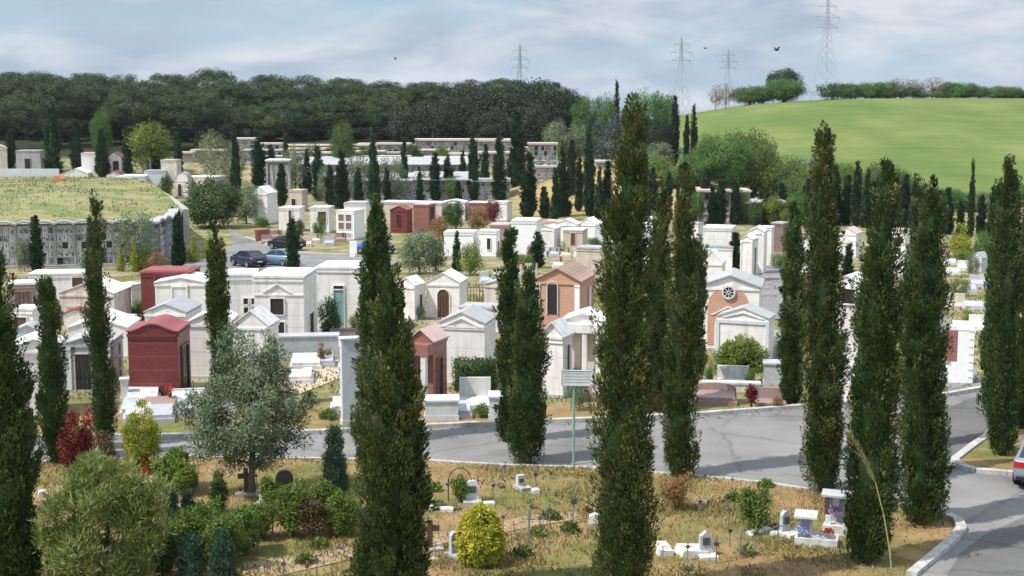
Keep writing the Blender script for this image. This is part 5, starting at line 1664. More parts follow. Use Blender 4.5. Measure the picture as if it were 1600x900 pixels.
# ---------------------------------------------------------------- walls of burial niches
def niche_panel(rng, x0, x1, z0, z1, rows, cols, y):
    V, t = [], []

    def quad(a, b, c, d, yy, tint):
        V.append([(a, yy, c), (b, yy, c), (b, yy, d), (a, yy, d)]); t.append(tint)
    quad(x0, x1, z0, z1, y, .35)
    cw, ch = (x1 - x0) / cols, (z1 - z0) / rows
    for j in range(rows + 1):
        z = z0 + j * ch
        V.append([(x0, y - .16, z - .05), (x1, y - .16, z - .05), (x1, y - .16, z + .05), (x0, y - .16, z + .05)]); t.append(.7)
        V.append([(x0, y - .16, z + .05), (x1, y - .16, z + .05), (x1, y, z + .05), (x0, y, z + .05)]); t.append(.7)
        V.append([(x0, y, z - .05), (x1, y, z - .05), (x1, y - .16, z - .05), (x0, y - .16, z - .05)]); t.append(.7)
    for i in range(cols):
        for j in range(rows):
            a, c = x0 + i * cw + cw * .06, z0 + j * ch + ch * .08
            b, d = a + cw * .88, c + ch * .84
            base = rng.choice((.04, .35, .5, .5, .65, .65, .65, .85, .85, .85, .9, .9))
            quad(a, b, c, d, y - .03, base)
            if base > .3:
                u, v = a + (b - a) * rng.uniform(.15, .5), c + (d - c) * rng.uniform(.1, .4)
                quad(u, u + cw * .18, v, v + ch * .32, y - .05, rng.choice((.04, .04, .5, .3)))
                if rng.random() < .75:
                    u = a + (b - a) * rng.uniform(.45, .75)
                    quad(u, u + cw * .22, c + ch * .05, c + ch * rng.uniform(.3, .5), y - .12, rng.choice((.15, .25, .25, .9, .04)))
    return np.array(V), np.array(t)


def columbarium(label, A, B, h, d, bays, rows, cols, roof='flat', wall='grey_wall', roofm='roof_grey', group='walls of burial niches', rz0=.25, over=.5, name='columbarium'):
    L = math.hypot(B.x - A.x, B.y - A.y)
    t = thing(name, label, 'burial wall', (A.x, A.y, min(A.z, B.z)), math.atan2(B.y - A.y, B.x - A.x), group)
    rng = random.Random(int(L * 100))
    w = MB(); w.box(0, L, .35, d, -1.5, h - .002)
    w.build('wall', wall, t)
    p = MB(); p.box(-.05, L + .05, -.05, .348, -1.5, rz0 - .02)
    p.build('plinth', 'concrete', t)
    bw = L / bays
    for k in range(bays):
        V, tt = niche_panel(rng, k * bw + .12, (k + 1) * bw - .12, rz0, h - .22, rows, cols, .33)
        link('niche_panel', leaf_mesh('niche_panel', V, tt, 'niche'), t)
    for k in range(bays + 1):
        c = MB(); c.box(k * bw - .11, k * bw + .11, .02, .34, rz0 - .02, h - .01)
        c.build('pillar', 'grey_wall' if roof == 'wavy' else 'concrete', t)
    r = MB()
    if roof == 'wavy':
        n = bays * 6
        pts = [(L * q / n, h + .05 + .22 * abs(math.sin(math.pi * q / 6.))) for q in range(n + 1)]
        r.prism([(x, z - .12) for x, z in pts] + [(x, z + .06) for x, z in reversed(pts)], -over, d * .55)
    elif roof == 'slab':
        r.prism_x([(-over, h + .03), (d + .2, h + .9), (d + .2, h + 1.05), (-over, h + .2)], -.2, L + .2)
    else:
        r.box(-.2, L + .2, -over, d + .1, h + .003, h + .28)
    r.build('roof', roofm, t)
    return t


# the grassy field held up by the curved niche wall
WALLTOP = 1.15
e1, e4 = at(8, 419), at(238, 415)
edge = [e1 + (e1 - e4) * .8, e1, e1.lerp(e4, .35), e1.lerp(e4, .7), e4, at(262, 407), at(276, 393)]
F = [Vector((p.x - (.5 if k > 4 else 0), p.y + .75, 0)) for k, p in enumerate(edge)]
back = [at(x, y, WALLTOP) for x, y in ((284, 330), (262, 312), (232, 292), (196, 280), (166, 276), (100, 275), (0, 275), (-140, 276))]


def grass_field():
    poly = [(p.x, p.y) for p in F] + [(p.x, p.y) for p in back]
    bm = bmesh.new()
    vs = [bm.verts.new((x, y, 0)) for x, y in poly]
    f = bm.faces.new(vs); f.normal_update()
    if f.normal.z < 0:
        f.normal_flip()
    bmesh.ops.triangulate(bm, faces=[f])
    for _ in range(5):
        le = [e for e in bm.edges if e.calc_length() > 4]
        if not le:
            break
        bmesh.ops.subdivide_edges(bm, edges=le, cuts=1); bmesh.ops.triangulate(bm, faces=bm.faces[:])
    cx, cy = sum(p[0] for p in poly) / len(poly), 165
    for v in bm.verts:
        q = max(0, 1 - ((v.co.x - cx) / 26) ** 2 - ((v.co.y - cy) / 36) ** 2)
        v.co.z = WALLTOP - .12 + .9 * q
    be = [e for e in bm.edges if e.is_boundary]
    g = bmesh.ops.extrude_edge_only(bm, edges=be)
    for v in g['geom']:
        if isinstance(v, bmesh.types.BMVert):
            v.co.z = -5.
    me = bpy.data.meshes.new('grass_field'); bm.to_mesh(me); bm.free()
    me.materials.append(MATS['field_grass'])
    structure(link('grass_field', me))


def field_grass():
    m, n, l, b = _nodes('field_grass')
    tc = n.new('ShaderNodeTexCoord')
    z = n.new('ShaderNodeTexNoise'); z.inputs['Scale'].default_value = .32; z.inputs['Detail'].default_value = 8; z.inputs['Roughness'].default_value = .68
    r = n.new('ShaderNodeValToRGB'); e = r.color_ramp.elements
    for p, c in ((.46, (.15, .175, .055)), (.57, (.28, .235, .105))):
        e.new(p).color = c + (1,)
    e[0].position = .3; e[0].color = (.10, .145, .035, 1)
    e[-1].position = .68; e[-1].color = (.20, .22, .07, 1)
    l.new(tc.outputs['Object'], z.inputs['Vector']); l.new(z.outputs['Fac'], r.inputs['Fac']); l.new(r.outputs['Color'], b.inputs['Base Color'])
    b.inputs['Roughness'].default_value = .95
    MATS['field_grass'] = m


field_grass()
grass_field()


def field_tufts():
    rng = np.random.default_rng(15)
    poly = [(p.x, p.y) for p in F] + [(p.x, p.y) for p in back]
    cx = sum(p[0] for p in poly) / len(poly)
    N = 26000
    X = rng.uniform(min(p[0] for p in poly), max(p[0] for p in poly), N); Y = rng.uniform(min(p[1] for p in poly), max(p[1] for p in poly), N)
    g = value_noise(X, Y, 4.2, 21) * .6 + value_noise(X, Y, 1.2, 22) * .4
    keep = inside(poly, X, Y) & (rng.random(N) < sstep(.25, .7, g))
    X, Y, g = X[keep], Y[keep], g[keep]
    q = np.maximum(0, 1 - ((X - cx) / 26) ** 2 - ((Y - 165) / 36) ** 2)
    n = len(X)
    P = np.stack([X, Y, WALLTOP - .14 + .9 * q], -1)
    ax = unit(np.stack([rng.normal(0, .5, n), rng.normal(0, .5, n), np.ones(n)], -1))
    L = .08 + .22 * rng.random(n) ** 2
    V = blades(rng, P, ax, L, L * .45)
    tint = np.where(g > .52, rng.uniform(0, .3, n), rng.uniform(.2, .9, n))
    tag(link('meadow_grass', leaf_mesh('meadow_grass', V, tint, 'dry_blade')), 'rough yellowish green grass on the raised field', 'grass', kind='stuff')


def kerb_litter():
    rng = np.random.default_rng(16)
    Ps = []
    for line, off in ((px_pts(FAR_EDGE[:-1]), -1), (px_pts(NEAR_EDGE), 1)):
        for p, q in zip(line, line[1:]):
            dv = Vector((q.x - p.x, q.y - p.y, 0)); L = dv.length
            if L < .01 or min(p.y, q.y) < 28:
                continue
            n = int(L * 26)
            t = rng.random(n); s = np.abs(rng.normal(0, .34, n)) + .13
            nx, ny = -dv.y / L * off, dv.x / L * off
            x, y = p.x + dv.x * t + nx * s, p.y + dv.y * t + ny * s
            Ps.append(np.stack([x, y, np.full(n, .036)], -1))
    P = np.concatenate(Ps)
    P = P[inside(ROAD, P[:, 0], P[:, 1])]
    n = len(P)
    ax = unit(np.stack([rng.normal(0, 1, n), rng.normal(0, 1, n), rng.uniform(0, .25, n)], -1))
    L = rng.uniform(.04, .13, n)
    V = blades(rng, P, ax, L, L * .5, np.tile((0., 0., 1.), (n, 1)), .2)
    tag(link('leaf_litter', leaf_mesh('leaf_litter', V, rng.random(n), 'brown_leaf')), 'brown leaf litter gathered along the road kerbs', 'litter', kind='stuff')


field_tufts()
kerb_litter()
columbarium('long niche wall with a scalloped grey roof edge holding up the grassy field', e1 + (e1 - e4) * .45, edge[4], WALLTOP - edge[1].z, .9, 11, 5, 3, 'wavy')
columbarium('short niche wall turning the rounded corner right of the scalloped one', edge[4] + Vector((.25, .05, 0)), edge[5], WALLTOP - edge[4].z, .9, 2, 5, 3, 'wavy')
columbarium('last bays of the niche wall facing the parking road', edge[5] + Vector((.2, .1, 0)), edge[6], WALLTOP - edge[5].z, .9, 2, 5, 3, 'wavy')
# low walled path along the field's right edge
mb = MB()
for a, b in zip(back[:5], back[1:5]):
    a2, b2 = a.copy(), b.copy()
    dv = (b2 - a2).normalized(); s = Vector((-dv.y, dv.x, 0))
    i = len(mb.v)
    for p in (a2 + dv * .02, b2 - dv * .02):
        for o, z in ((-.7, -4), (-.1, -4), (-.1, .2), (-.7, .2)):
            q = p + s * o
            mb.v.append((q.x, q.y, p.z + z))
    mb.f += [tuple(i + k for k in q) for q in ((0, 1, 2, 3), (7, 6, 5, 4), (0, 4, 5, 1), (1, 5, 6, 2), (2, 6, 7, 3), (3, 7, 4, 0))]
tag(mb.build('parapet_wall', 'concrete'), 'grey concrete parapet curving along the right edge of the grassy field', 'wall')
A, B = at(-20, 272, 1.4), at(92, 272, 1.4)
mb = MB(); mb.box(0, (B - A).length, 0, .25, -3., .75)
o = mb.build('boundary_wall', 'pale_grey'); o.location = A
tag(o, 'low pale boundary wall behind the grassy field', 'wall')

# the long roofed burial wall and the terraces above
def pcol(label, x0, x1, yb, yt, bays, rows, cols, depth=6., roof='flat', y=None, **kw):
    A = at(x0, yb) if y is None else at_depth(x0, y)
    m = mpp(A)
    B = A + Vector(((x1 - x0) * m, 0, 0))
    return columbarium(label, A, B, zat(A.y, yt) - A.z, depth, bays, rows, cols, roof, **kw)


g = 'terraced burial walls'
pcol('left part of the long burial wall with a pale blue sloping roof', 500, 588, 314, 284, 5, 5, 5, 7., 'slab', roofm='roof_grey', wall='pale_grey', group=g)
pcol('right part of the long burial wall with a pale blue sloping roof', 644, 736, 314, 282, 5, 5, 5, 7., 'slab', roofm='roof_grey', wall='pale_grey', group=g)
pcol('middle part of the long burial wall behind the grey green trees', 589, 643, 316, 284, 3, 5, 5, 7., 'slab', roofm='roof_grey', wall='pale_grey', group=g)
pcol('short end block of the long burial wall beside the slender cypresses', 738, 796, 314, 284, 3, 5, 5, 6., 'flat', roofm='roof_lead', wall='pale_grey', group=g)
pcol('plain white ribbed end wall left of the long burial wall', 418, 452, 306, 252, 4, 1, 2, 4., 'flat', wall='white_wall', roofm='roof_white', group=g)
pcol('second tier burial wall with a broad pale roof above the long one', 468, 736, 0, 258, 9, 3, 6, 8., 'slab', y=238, roofm='roof_grey', wall='beige_wall', group=g, over=1.2)
for k, (x0, x1, y, yt, rows, b) in enumerate(((398, 436, 262, 226, 4, 2), (440, 506, 262, 234, 3, 3), (508, 560, 266, 232, 4, 3), (590, 640, 262, 226, 4, 3), (642, 700, 258, 236, 3, 3), (655, 745, 268, 220, 4, 5), (700, 740, 252, 242, 3, 2), (745, 800, 268, 221, 4, 3), (748, 800, 252, 240, 3, 3), (366, 400, 264, 218, 5, 2))):
    pcol('%s block from the left of the upper burial terraces under the pines' % ORD[(1, 2, 3, 4, 5, 6, 7, 8, 9, 0)[k]], x0, x1, 0, yt, b, rows, 4, 4., 'flat', y=y, wall='beige_wall', roofm='beige_wall', group=g)
for k, (x0, x1, y, yt, rows, b) in enumerate(((404, 470, 246, 246, 2, 3), (474, 560, 248, 248, 2, 4), (566, 640, 247, 246, 2, 3), (380, 440, 256, 236, 2, 3), (448, 520, 257, 240, 2, 3), (524, 600, 256, 238, 2, 4), (604, 660, 257, 240, 2, 3), (664, 735, 248, 247, 2, 3), (560, 592, 268, 226, 3, 2), (800, 830, 262, 232, 4, 2), (300, 350, 262, 236, 3, 2), (276, 300, 258, 240, 3, 1))):
    pcol('%s of the low stepped burial rows filling the slope above the long wall' % ORD[k], x0, x1, 0, yt, b, rows, 4, 3., 'flat', y=y, wall='beige_wall', roofm=('roof_grey', 'cream_wall', 'beige_wall')[k % 3], group=g)
pcol('long continuous upper burial row along the pine wood, left half', 392, 648, 0, 228, 14, 4, 4, 3., 'flat', y=266, wall='beige_wall', roofm='beige_wall', group=g)
pcol('long continuous upper burial row under the dark oaks, right half', 650, 806, 0, 219, 9, 5, 4, 3., 'flat', y=271, wall='beige_wall', roofm='beige_wall', group=g)
pcol('white niche block on the tan bank right of the broad dark cypress', 826, 870, 0, 226, 3, 6, 3, 4., 'flat', y=236, wall='pale_grey', roofm='beige_wall', group=g)
pcol('niche block on the tan bank behind the yellow green bush', 838, 872, 290, 262, 2, 4, 3, 2., 'flat', wall='pale_grey', roofm='roof_grey', group=g)
pcol('small niche block on the tan bank left of the tallest cypress', 932, 956, 0, 254, 2, 4, 3, 4., 'flat', y=234, wall='grey_wall', roofm='roof_grey', group=g)
pcol('grey niche building with a flat roof behind the right cypresses', 1092, 1140, 348, 300, 3, 4, 3, 6., 'flat', wall='grey_wall', roofm='roof_pink', group=g)
pcol('lower grey niche building with a wide flat roof at the foot of the dip', 1162, 1226, 350, 318, 4, 3, 3, 6., 'flat', wall='grey_wall', roofm='roof_grey', group=g, over=1.)
pcol('beige block peeping over the flat roofed niche building', 1150, 1170, 345, 300, 1, 4, 2, 4., 'flat', wall='beige_wall', roofm='roof_pink', group=g)

# ---------------------------------------------------------------- tombs
def tomb(label, px, py, w=1.0, l=2.0, kind='slab', mat='marble', top=None, head=.7, rz=None, flowers=None, group='tombs beside the road', name='tomb'):
    P = at(px, py)
    if rz is None:
        rz = -math.atan2(P.x, P.y) * .8
    t = thing(name, label, 'tomb', P, rz, group)
    top = top or mat
    b = MB(); b.box(-w / 2, w / 2, 0, l, -.3, .18)
    b.build('base', mat, t)
    if kind in ('slab', 'stone', 'arch', 'sarcophagus'):
        hh = .55 if kind == 'sarcophagus' else .32
        b = MB()
        b.prism_x([(.10, .182), (l - .12, .182), (l - .12, hh + .12), (.10, hh)], -w / 2 + .09, w / 2 - .09)
        b.build('slab', top, t)
    if kind in ('stone', 'wall', 'arch') and head:
        b = MB()
        if kind == 'arch':
            b.prism([(-w / 2, .182), (w / 2, .182)] + [(w / 2 * math.cos(math.pi * q / 10), head * .7 + head * .3 * math.sin(math.pi * q / 10)) for q in range(11)], l - .11, l + .04)
        else:
            b.box(-w / 2, w / 2, l - .11, l + .06, .182, head)
        b.build('headstone', mat, t)
    if kind == 'box':
        b = MB(); b.box(-w / 2 + .03, w / 2 - .03, .03, l - .03, .182, head)
        b.box(-w / 2 - .02, w / 2 + .02, -.02, l + .02, head + .003, head + .08)
        b.build('block', top, t)
    if flowers:
        b = MB(); b.lathe([(.05, 0), (.09, .12), (.08, .22), (.1, .24)], 8, (w * .25, l * .75, .45 if kind == 'slab' else .4))
        v = b.build('vase', 'bronze', t)
        rg = np.random.default_rng(int(px)); n = 90
        C = np.array((w * .25, l * .75, .78)) + rg.normal(0, .09, (n, 3))
        V = blades(rg, C, unit(rg.normal(0, 1, (n, 3)) + (0, 0, .6)), rg.uniform(.06, .12, n), rg.uniform(.05, .08, n))
        link('flowers', leaf_mesh('flowers', V, rg.random(n), flowers), v)
    return t


tomb('white tomb with a tilted slab left of the sandy path', 478, 578, 1.5, 2.2, 'slab', 'marble')
tomb('grey upright block tomb behind the white tilted slab', 482, 562, 3., 1., 'box', 'grey_marble', head=1.1)
tomb('pinkish brown tomb beside the dark bush at the tall white chapel', 536, 536, 1.5, 1.2, 'stone', 'pink_granite', head=.6)
tomb('flat dark slab tomb below the pinkish brown one', 520, 552, 1.8, 1.6, 'slab', 'grey_marble')
tomb('tall pale blue grey slab monument left of the broad cypress', 553, 664, .9, .5, 'box', 'pale_grey', head=3.3, rz=.3)
tomb('white flat tomb left of the tall pale slab monument', 537, 648, 1.1, 1.6, 'slab', 'marble')
tomb('low blue grey wall tomb beside the tall slab monument', 543, 620, .7, 1.2, 'box', 'pale_grey', head=1.2)
tomb('big pale grey block tomb right of the broad cypress', 690, 657, 1.35, 1.1, 'box', 'pale_grey', head=.72)
tomb('grey flat slab next to the big pale grey block', 720, 655, .9, 1.6, 'slab', 'grey_marble')
tomb('white tomb with a raised back and a bright slab in front of the hedge', 742, 640, 1.3, 1.9, 'wall', 'marble', head=.95)
tomb('small pale grey block tomb at the stout cypress', 774, 656, .55, 1.1, 'box', 'pale_grey', head=.85)
tomb('brown granite tomb behind the sign post', 930, 628, 1.2, 1.8, 'slab', 'brown_granite', 'pink_granite')
tomb('long brown granite tomb with a curved back on the far verge', 1118, 634, 1.75, 1.2, 'arch', 'pink_granite', 'pink_granite', head=.74)
tomb('white memorial with an open book of marble', 1146, 603, 1.4, .9, 'wall', 'marble', head=.74)
tomb('small brown gabled stone in front of the round bush', 1157, 578, .95, .5, 'arch', 'brown_granite', head=.7)
tomb('low white wall tomb around the marble book', 1140, 612, 2.6, .5, 'box', 'marble', head=.32)
tomb('brown granite tomb right of the dark flowering shrub', 1204, 637, 1.25, 1.1, 'wall', 'pink_granite', 'pink_granite', head=.62)
tomb('grey block tomb behind the brown one near the far kerb', 1212, 604, 1.1, 1., 'box', 'grey_marble', head=.95)
tomb('white tomb with a dark frame right of the white gabled chapel', 1210, 560, .7, 1.2, 'wall', 'marble', head=1.2)
tomb('white marble slab in front of the dark red clad chapel', 222, 634, 1.4, 2., 'slab', 'marble')
tomb('second white slab in front of the dark red clad chapel, with flowers', 250, 648, 1.4, 1.6, 'slab', 'marble', 'pink_granite', flowers='fire_leaf')
tomb('bright white slab at the right corner of the dark red clad chapel', 290, 640, 1.5, 1.8, 'stone', 'marble', head=.5)
tomb('low grey tomb before the dark red clad chapel beside the golden conifer', 207, 652, 1., 1.6, 'slab', 'grey_marble')
tomb('white tomb with a small statue base at the grey stone chapel', 195, 628, .36, .4, 'box', 'marble', head=.9)
tomb('dark red low tomb behind the dense cypresses on the right', 1482, 562, 1.1, 1.4, 'box', 'dark_red', head=1.)
g = 'tombs of the side lane'
for k, a in enumerate(((1506, 520, 1.3, 1.8, 'slab', 'marble'), (1530, 520, 1., 1.6, 'stone', 'marble'), (1522, 486, 1.4, 1.8, 'slab', 'grey_marble'), (1496, 482, 1.1, 1.6, 'wall', 'beige_wall'), (1512, 458, 1.4, 1.8, 'slab', 'grey_marble'), (1530, 450, 1.3, 1.8, 'stone', 'grey_marble'), (1490, 430, 1.2, 1.8, 'slab', 'marble'), (1508, 424, 1.2, 1.6, 'stone', 'marble'), (1486, 414, 1.1, 1.5, 'slab', 'marble'), (1474, 404, 1.2, 1.5, 'wall', 'pink_granite'))):
    tomb('%s tomb along the side lane, counted from the white brick pier backwards' % ORD[k], a[0], a[1], a[2], a[3], a[4], a[5], head=.8, group=g)
g = 'tombs by the parking road'
for k, a in enumerate(((416, 382, 1.2, 1.6, 'pink_granite'), (430, 374, 1.5, 1.5, 'pink_granite'), (478, 386, 1.3, 1.8, 'beige_wall'), (492, 380, 1.2, 1.6, 'beige_wall'), (514, 384, 1.2, 1.6, 'grey_marble'), (532, 378, 1.2, 1.4, 'pink_granite'))):
    tomb('%s tomb from the left between the parking road and the small white chapels' % ORD[k], a[0], a[1], a[2], a[3], 'stone', a[4], head=.9, group=g, flowers='lime_leaf' if k % 2 else None)
g = 'tombs behind the brick chapel'
for k, a in enumerate(((846, 402), (866, 402), (884, 404), (905, 404), (922, 402), (830, 430), (872, 420), (760, 445), (780, 436), (805, 432))):
    tomb('%s small tomb of the flowered rows behind the brick chapel' % ORD[k], a[0], a[1], 1.1, 1.8, 'stone' if k % 2 else 'slab', ('marble', 'grey_marble', 'beige_wall')[k % 3], head=.8, group=g, flowers=('fire_leaf', 'gold_leaf', 'lime_leaf')[k % 3])
g = 'tombs of the left rows'
for k, a in enumerate(((215, 660), (300, 652), (345, 655), (250, 662), (470, 600), (505, 575), (590, 545))):
    tomb('%s plain low tomb scattered among the left chapels' % ORD[k], a[0], a[1], 1.1, 1.7, 'slab', ('marble', 'grey_marble')[k % 2], group=g)

# white brick pier with steps
P = at(1494, 600)
t = thing('stepped_pier', 'white painted brick pier stepping down to the left, with a red brown panel', 'pier', P, -.28)
m = mpp(P)
H = zat(P.y, 516) - P.z
b = MB()
b.box(0, .68, 0, .5, -.3, H)
for k in range(3):
    b.box(-.24 * (k + 1), -.24 * k - .002, 0, .5, -.3, H * (.40 - .10 * k))
b.build('wall', 'bright_white', t)
b = MB(); b.box(-.02, .70, -.02, .52, H + .003, H + .06)
b.build('coping', 'bright_white', t)
b = MB(); b.box(-.46, -.004, .12, .4, H * .41, H * .98)
b.build('panel', 'brown_clad', t)
b = MB()
for k in range(7):
    b.box(.48, .681, -.016, -.002, .3 + k * .34, .36 + k * .34)
b.build('bracket', 'pale_grey', t)
# small slope-roofed shed by the lane
chapel('small grey slope roofed shelter by the side lane', 1518, 1532, 1542, 424, 402, 'gable', 393, 'pale_grey', 'roof_lead', group='chapels along the cross lane', plinth=False)

# iron railing in the middle
A, B = at(731, 476), at(772, 477)
L = (B - A).length; H = zat(A.y, 446) - A.z
t = thing('iron_railing', 'rusty iron railing between the arched door chapel and the cream vault', 'railing', A, math.atan2(B.y - A.y, B.x - A.x))
for q in (.12, .88):
    b = MB(); b.box(0, L, -.02, .02, H * q, H * q + .05); b.build('rail', 'door_brown', t)
for k in range(10):
    x = L * k / 9
    b = MB(); b.tube([(x, 0, -.1), (x, 0, H)], .025, 5); b.build('bar', 'door_brown', t)

# ---------------------------------------------------------------- the sign board
P = at(896, 727)
t = thing('sign_board', 'pale metal sign board on a green post at the near road edge', 'sign', P, -.06)
H = zat(P.y, 600) - P.z
b = MB(); b.tube([(0, 0, -.2), (0, 0, H + .35)], .04, 8); b.build('post', 'green_paint', t)
b = MB(); b.box(-.40, .62, -.06, -.042, H - .02, H + .46)
p = b.build('panel', 'sign_metal', t)
b = MB()
for a in ((-.41, .63, H + .461, H + .49), (-.41, .63, H - .05, H - .021), (-.43, -.401, H - .05, H + .49), (.621, .65, H - .05, H + .49)):
    b.box(a[0], a[1], -.075, -.035, a[2], a[3])
b.build('frame', 'pale_grey', p)
b = MB()
rg = random.Random(4)
for r_ in range(4):
    x = -.34
    while x < .52:
        q = rg.uniform(.03, .09)
        b.box(x, x + q, -.066, -.0605, H + .36 - r_ * .1, H + .385 - r_ * .1)
        x += q + .02
b.build('faded_lettering', 'roof_lead', p)

# ---------------------------------------------------------------- crosses, headstones and shrines of the plot
def cross_mesh():
    b = MB()
    b.tube([(0, 0, -.2), (0, 0, 1.)], .026, 6)
    b.tube([(-.20, 0, .74), (.20, 0, .74)], .024, 6)
    return b.mesh('cross', 'grey_iron')


def plate_mesh():
    b = MB(); b.box(-.09, .09, -.03, -.019, .64, .80)
    return b.mesh('plate', 'dark_stone')


XM, XP = cross_mesh(), plate_mesh()
proto = thing('grave_cross', 'thin iron cross at the bottom edge left of the sandy path', 'cross', (0, 0, 0), 0, 'thin iron crosses')
link('cross', XM, proto); link('plate', XP, proto)
CR = [(443, 908, 870, 'thin iron cross at the bottom edge, left one of three beside the sandy path'), (479, 908, 876, 'thin iron cross at the bottom edge, middle one of three'), (495, 900, 864, 'pale iron cross at the bottom edge, right one of three'),
      (826, 852, 796, 'iron cross leaning a little, left of the worn path'), (860, 826, 786, 'grey iron cross above the leaning one'), (895, 818, 770, 'iron cross with a small dark plaque left of the tallest cypress'),
      (888, 908, 880, 'iron cross at the bottom edge left of the tallest cypress'), (787, 828, 800, 'iron cross right of the golden egg shaped conifer'), (702, 832, 818, 'small iron cross left of the low headstone'),
      (1036, 880, 854, 'iron cross left of the broken white tomb'), (1119, 880, 838, 'dark iron cross right of the pointed headstone'), (1140, 854, 820, 'iron cross with a plaque behind the dark one'), (1156, 872, 830, 'iron cross halfway to the leafy shrub'), (1180, 862, 822, 'thin iron cross in front of the leafy shrub'),
      (1074, 876, 846, 'iron cross over the broken white tomb'), (1216, 850, 812, 'thin iron cross left of the roofed shrine'), (700, 780, 748, 'iron cross left of the arched climber'), (770, 780, 750, 'iron cross right of the arched climber'),
      (426, 836, 792, 'iron cross left of the tall green bush'), (76, 910, 866, 'pale iron cross at the foot of the oleander'), (398, 900, 876, 'iron cross at the bottom edge by the blue green conifer'), (1270, 782, 754, 'thin iron cross by the tall brownish cypress'),
      (402, 760, 736, 'small iron cross beside the olive trunk'), (68, 738, 720, 'iron cross near the left edge behind the white flowers'), (940, 792, 770, 'faint iron cross at the right of the plaque cross')]
for k, (px, by, ty, lab) in enumerate(CR):
    P = at(px, by)
    if k == 0:
        c = proto
    else:
        c = proto.copy(); COL.objects.link(c)
        for ch in (XM, XP)[:2 if k % 3 else 1]:
            link(ch.name.split('.')[0], ch, c)
    H = zat(P.y, ty) - P.z
    c.location = P
    rr = random.Random(k)
    c.rotation_euler = (rr.uniform(-.06, .06), rr.uniform(-.07, .07), rr.uniform(-.5, .5))
    c.scale = (H, H, H) if H < 1.2 else (1.1, 1.1, H)
    c['label'] = lab
g = 'tiny iron crosses between the grass tufts'
rg = random.Random(77)
k = 0
while k < 34:
    px, py = rg.uniform(330, 1250), rg.uniform(745, 890)
    if any(abs(px - q[0]) < 16 and abs(py - q[1]) < 26 for q in CR) or 900 < px < 1030 or 540 < px < 672 or (px > 1020 and py > 850) or py < 740 + (px - 330) * .02:
        continue
    P = at(px, py)
    c = proto.copy(); COL.objects.link(c)
    link('cross', XM, c)
    if k % 2:
        link('plate', XP, c)
    c.location = P
    c.rotation_euler = (rg.uniform(-.1, .1), rg.uniform(-.12, .12), rg.uniform(-.6, .6))
    s = rg.uniform(.42, .66); c.scale = (s, s, s)
    c['label'] = 'tiny grey iron cross standing among the dry grass tufts'
    c['group'] = g
    k += 1
# crosses in the grassy field behind the niche wall
proto2 = None
g = 'tiny crosses on the grassy field'
rg = random.Random(12)
fx = [(18, 318), (26, 312), (40, 308), (58, 316), (82, 302), (70, 322), (96, 310), (118, 318), (140, 306), (160, 312), (176, 320), (192, 308), (110, 296), (134, 292), (30, 296), (12, 300), (52, 290), (206, 318)]
for k, (px, py) in enumerate(fx):
    P = at(px, py, 1.7)
    c = proto.copy(); COL.objects.link(c)
    link('cross', XM, c)
    c.location = P - Vector((0, 0, .5)); c.rotation_euler = (0, 0, rg.uniform(-.3, .3)); c.scale = (1.0, 1.0, 1.1)
    c['label'] = 'tiny dark cross standing in the sunlit grassy field'
    c['group'] = g


def headstone(label, px, by, ty, w, kind='round', mat='grey_marble', rz=0, base=None, name='headstone'):
    P = at(px, by)
    H = zat(P.y, ty) - P.z
    t = thing(name, label, 'headstone', P, rz - math.atan2(P.x, P.y), 'upright headstones')
    b = MB()
    if kind == 'round':
        r = w / 2
        b.prism([(-r, .10), (r, .10)] + [(r * math.cos(math.pi * q / 10), H - r + r * math.sin(math.pi * q / 10)) for q in range(11)], -.06, .06)
    elif kind == 'point':
        b.prism([(-w / 2, .10), (w / 2, .10), (w / 2, H - .14), (w * .3, H - .10), (0, H), (-w * .3, H - .10), (-w / 2, H - .14)], -.08, .08)
    else:
        b.box(-w / 2, w / 2, -.06, .06, .1, H)
    s = b.build('stone', mat, t)
    b = MB(); b.box(-w * .3, w * .3, -.098, -.081 if kind == 'point' else -.061, H * .45, H * .75); b.build('photo_plaque', 'dark_stone', s)
    b = MB(); b.box(-w / 2 - .08, w / 2 + .08, -.45, .16, -.2, .098); b.build('base', base or 'concrete', t)
    return t


headstone('pale round topped headstone in front of the arched climber', 738, 784, 750, .40, 'round', 'pale_grey')
headstone('grey headstone behind the golden egg shaped conifer', 710, 868, 830, .30, 'round', 'grey_marble', .7)
headstone('pointed grey headstone at the broken white tomb', 1102, 868, 829, .34, 'point', 'grey_marble', .3, 'marble')
headstone('rounded grey headstone left of the roofed shrine', 1226, 834, 798, .32, 'round', 'grey_marble', .8, 'marble')
headstone('dark round headstone behind the green bushes', 445, 770, 734, .55, 'round', 'dark_stone')
headstone('white leaning marble stone near the far side of the dry plot', 813, 762, 742, .25, 'box', 'marble', .5)
headstone('grey round headstone by the right side of the broad cypress', 664, 792, 762, .34, 'round', 'pale_grey')
headstone('weathered grey headstone under the olive crown', 414, 788, 752, .3, 'point', 'pale_grey', -.3)

# wooden cross beside the broad cypress and one at the olive tree
for lab, px, by, ty in (('dark stone cross at the foot of the broad shaggy cypress', 672, 858, 812), ('brown wooden cross beside the olive trunk', 385, 772, 732)):
    P = at(px, by); H = zat(P.y, ty) - P.z
    t = thing('stone_cross', lab, 'cross', P, .2)
    b = MB(); b.box(-.07, .07, -.06, .06, -.1, H); b.box(-.26, -.071, -.055, .055, H * .62, H * .80); b.box(.071, .26, -.055, .055, H * .62, H * .80)
    b.build('cross', 'bark', t)
    b = MB(); b.box(-.35, .35, -.25, .25, -.1, .07); b.build('base', 'concrete', t)

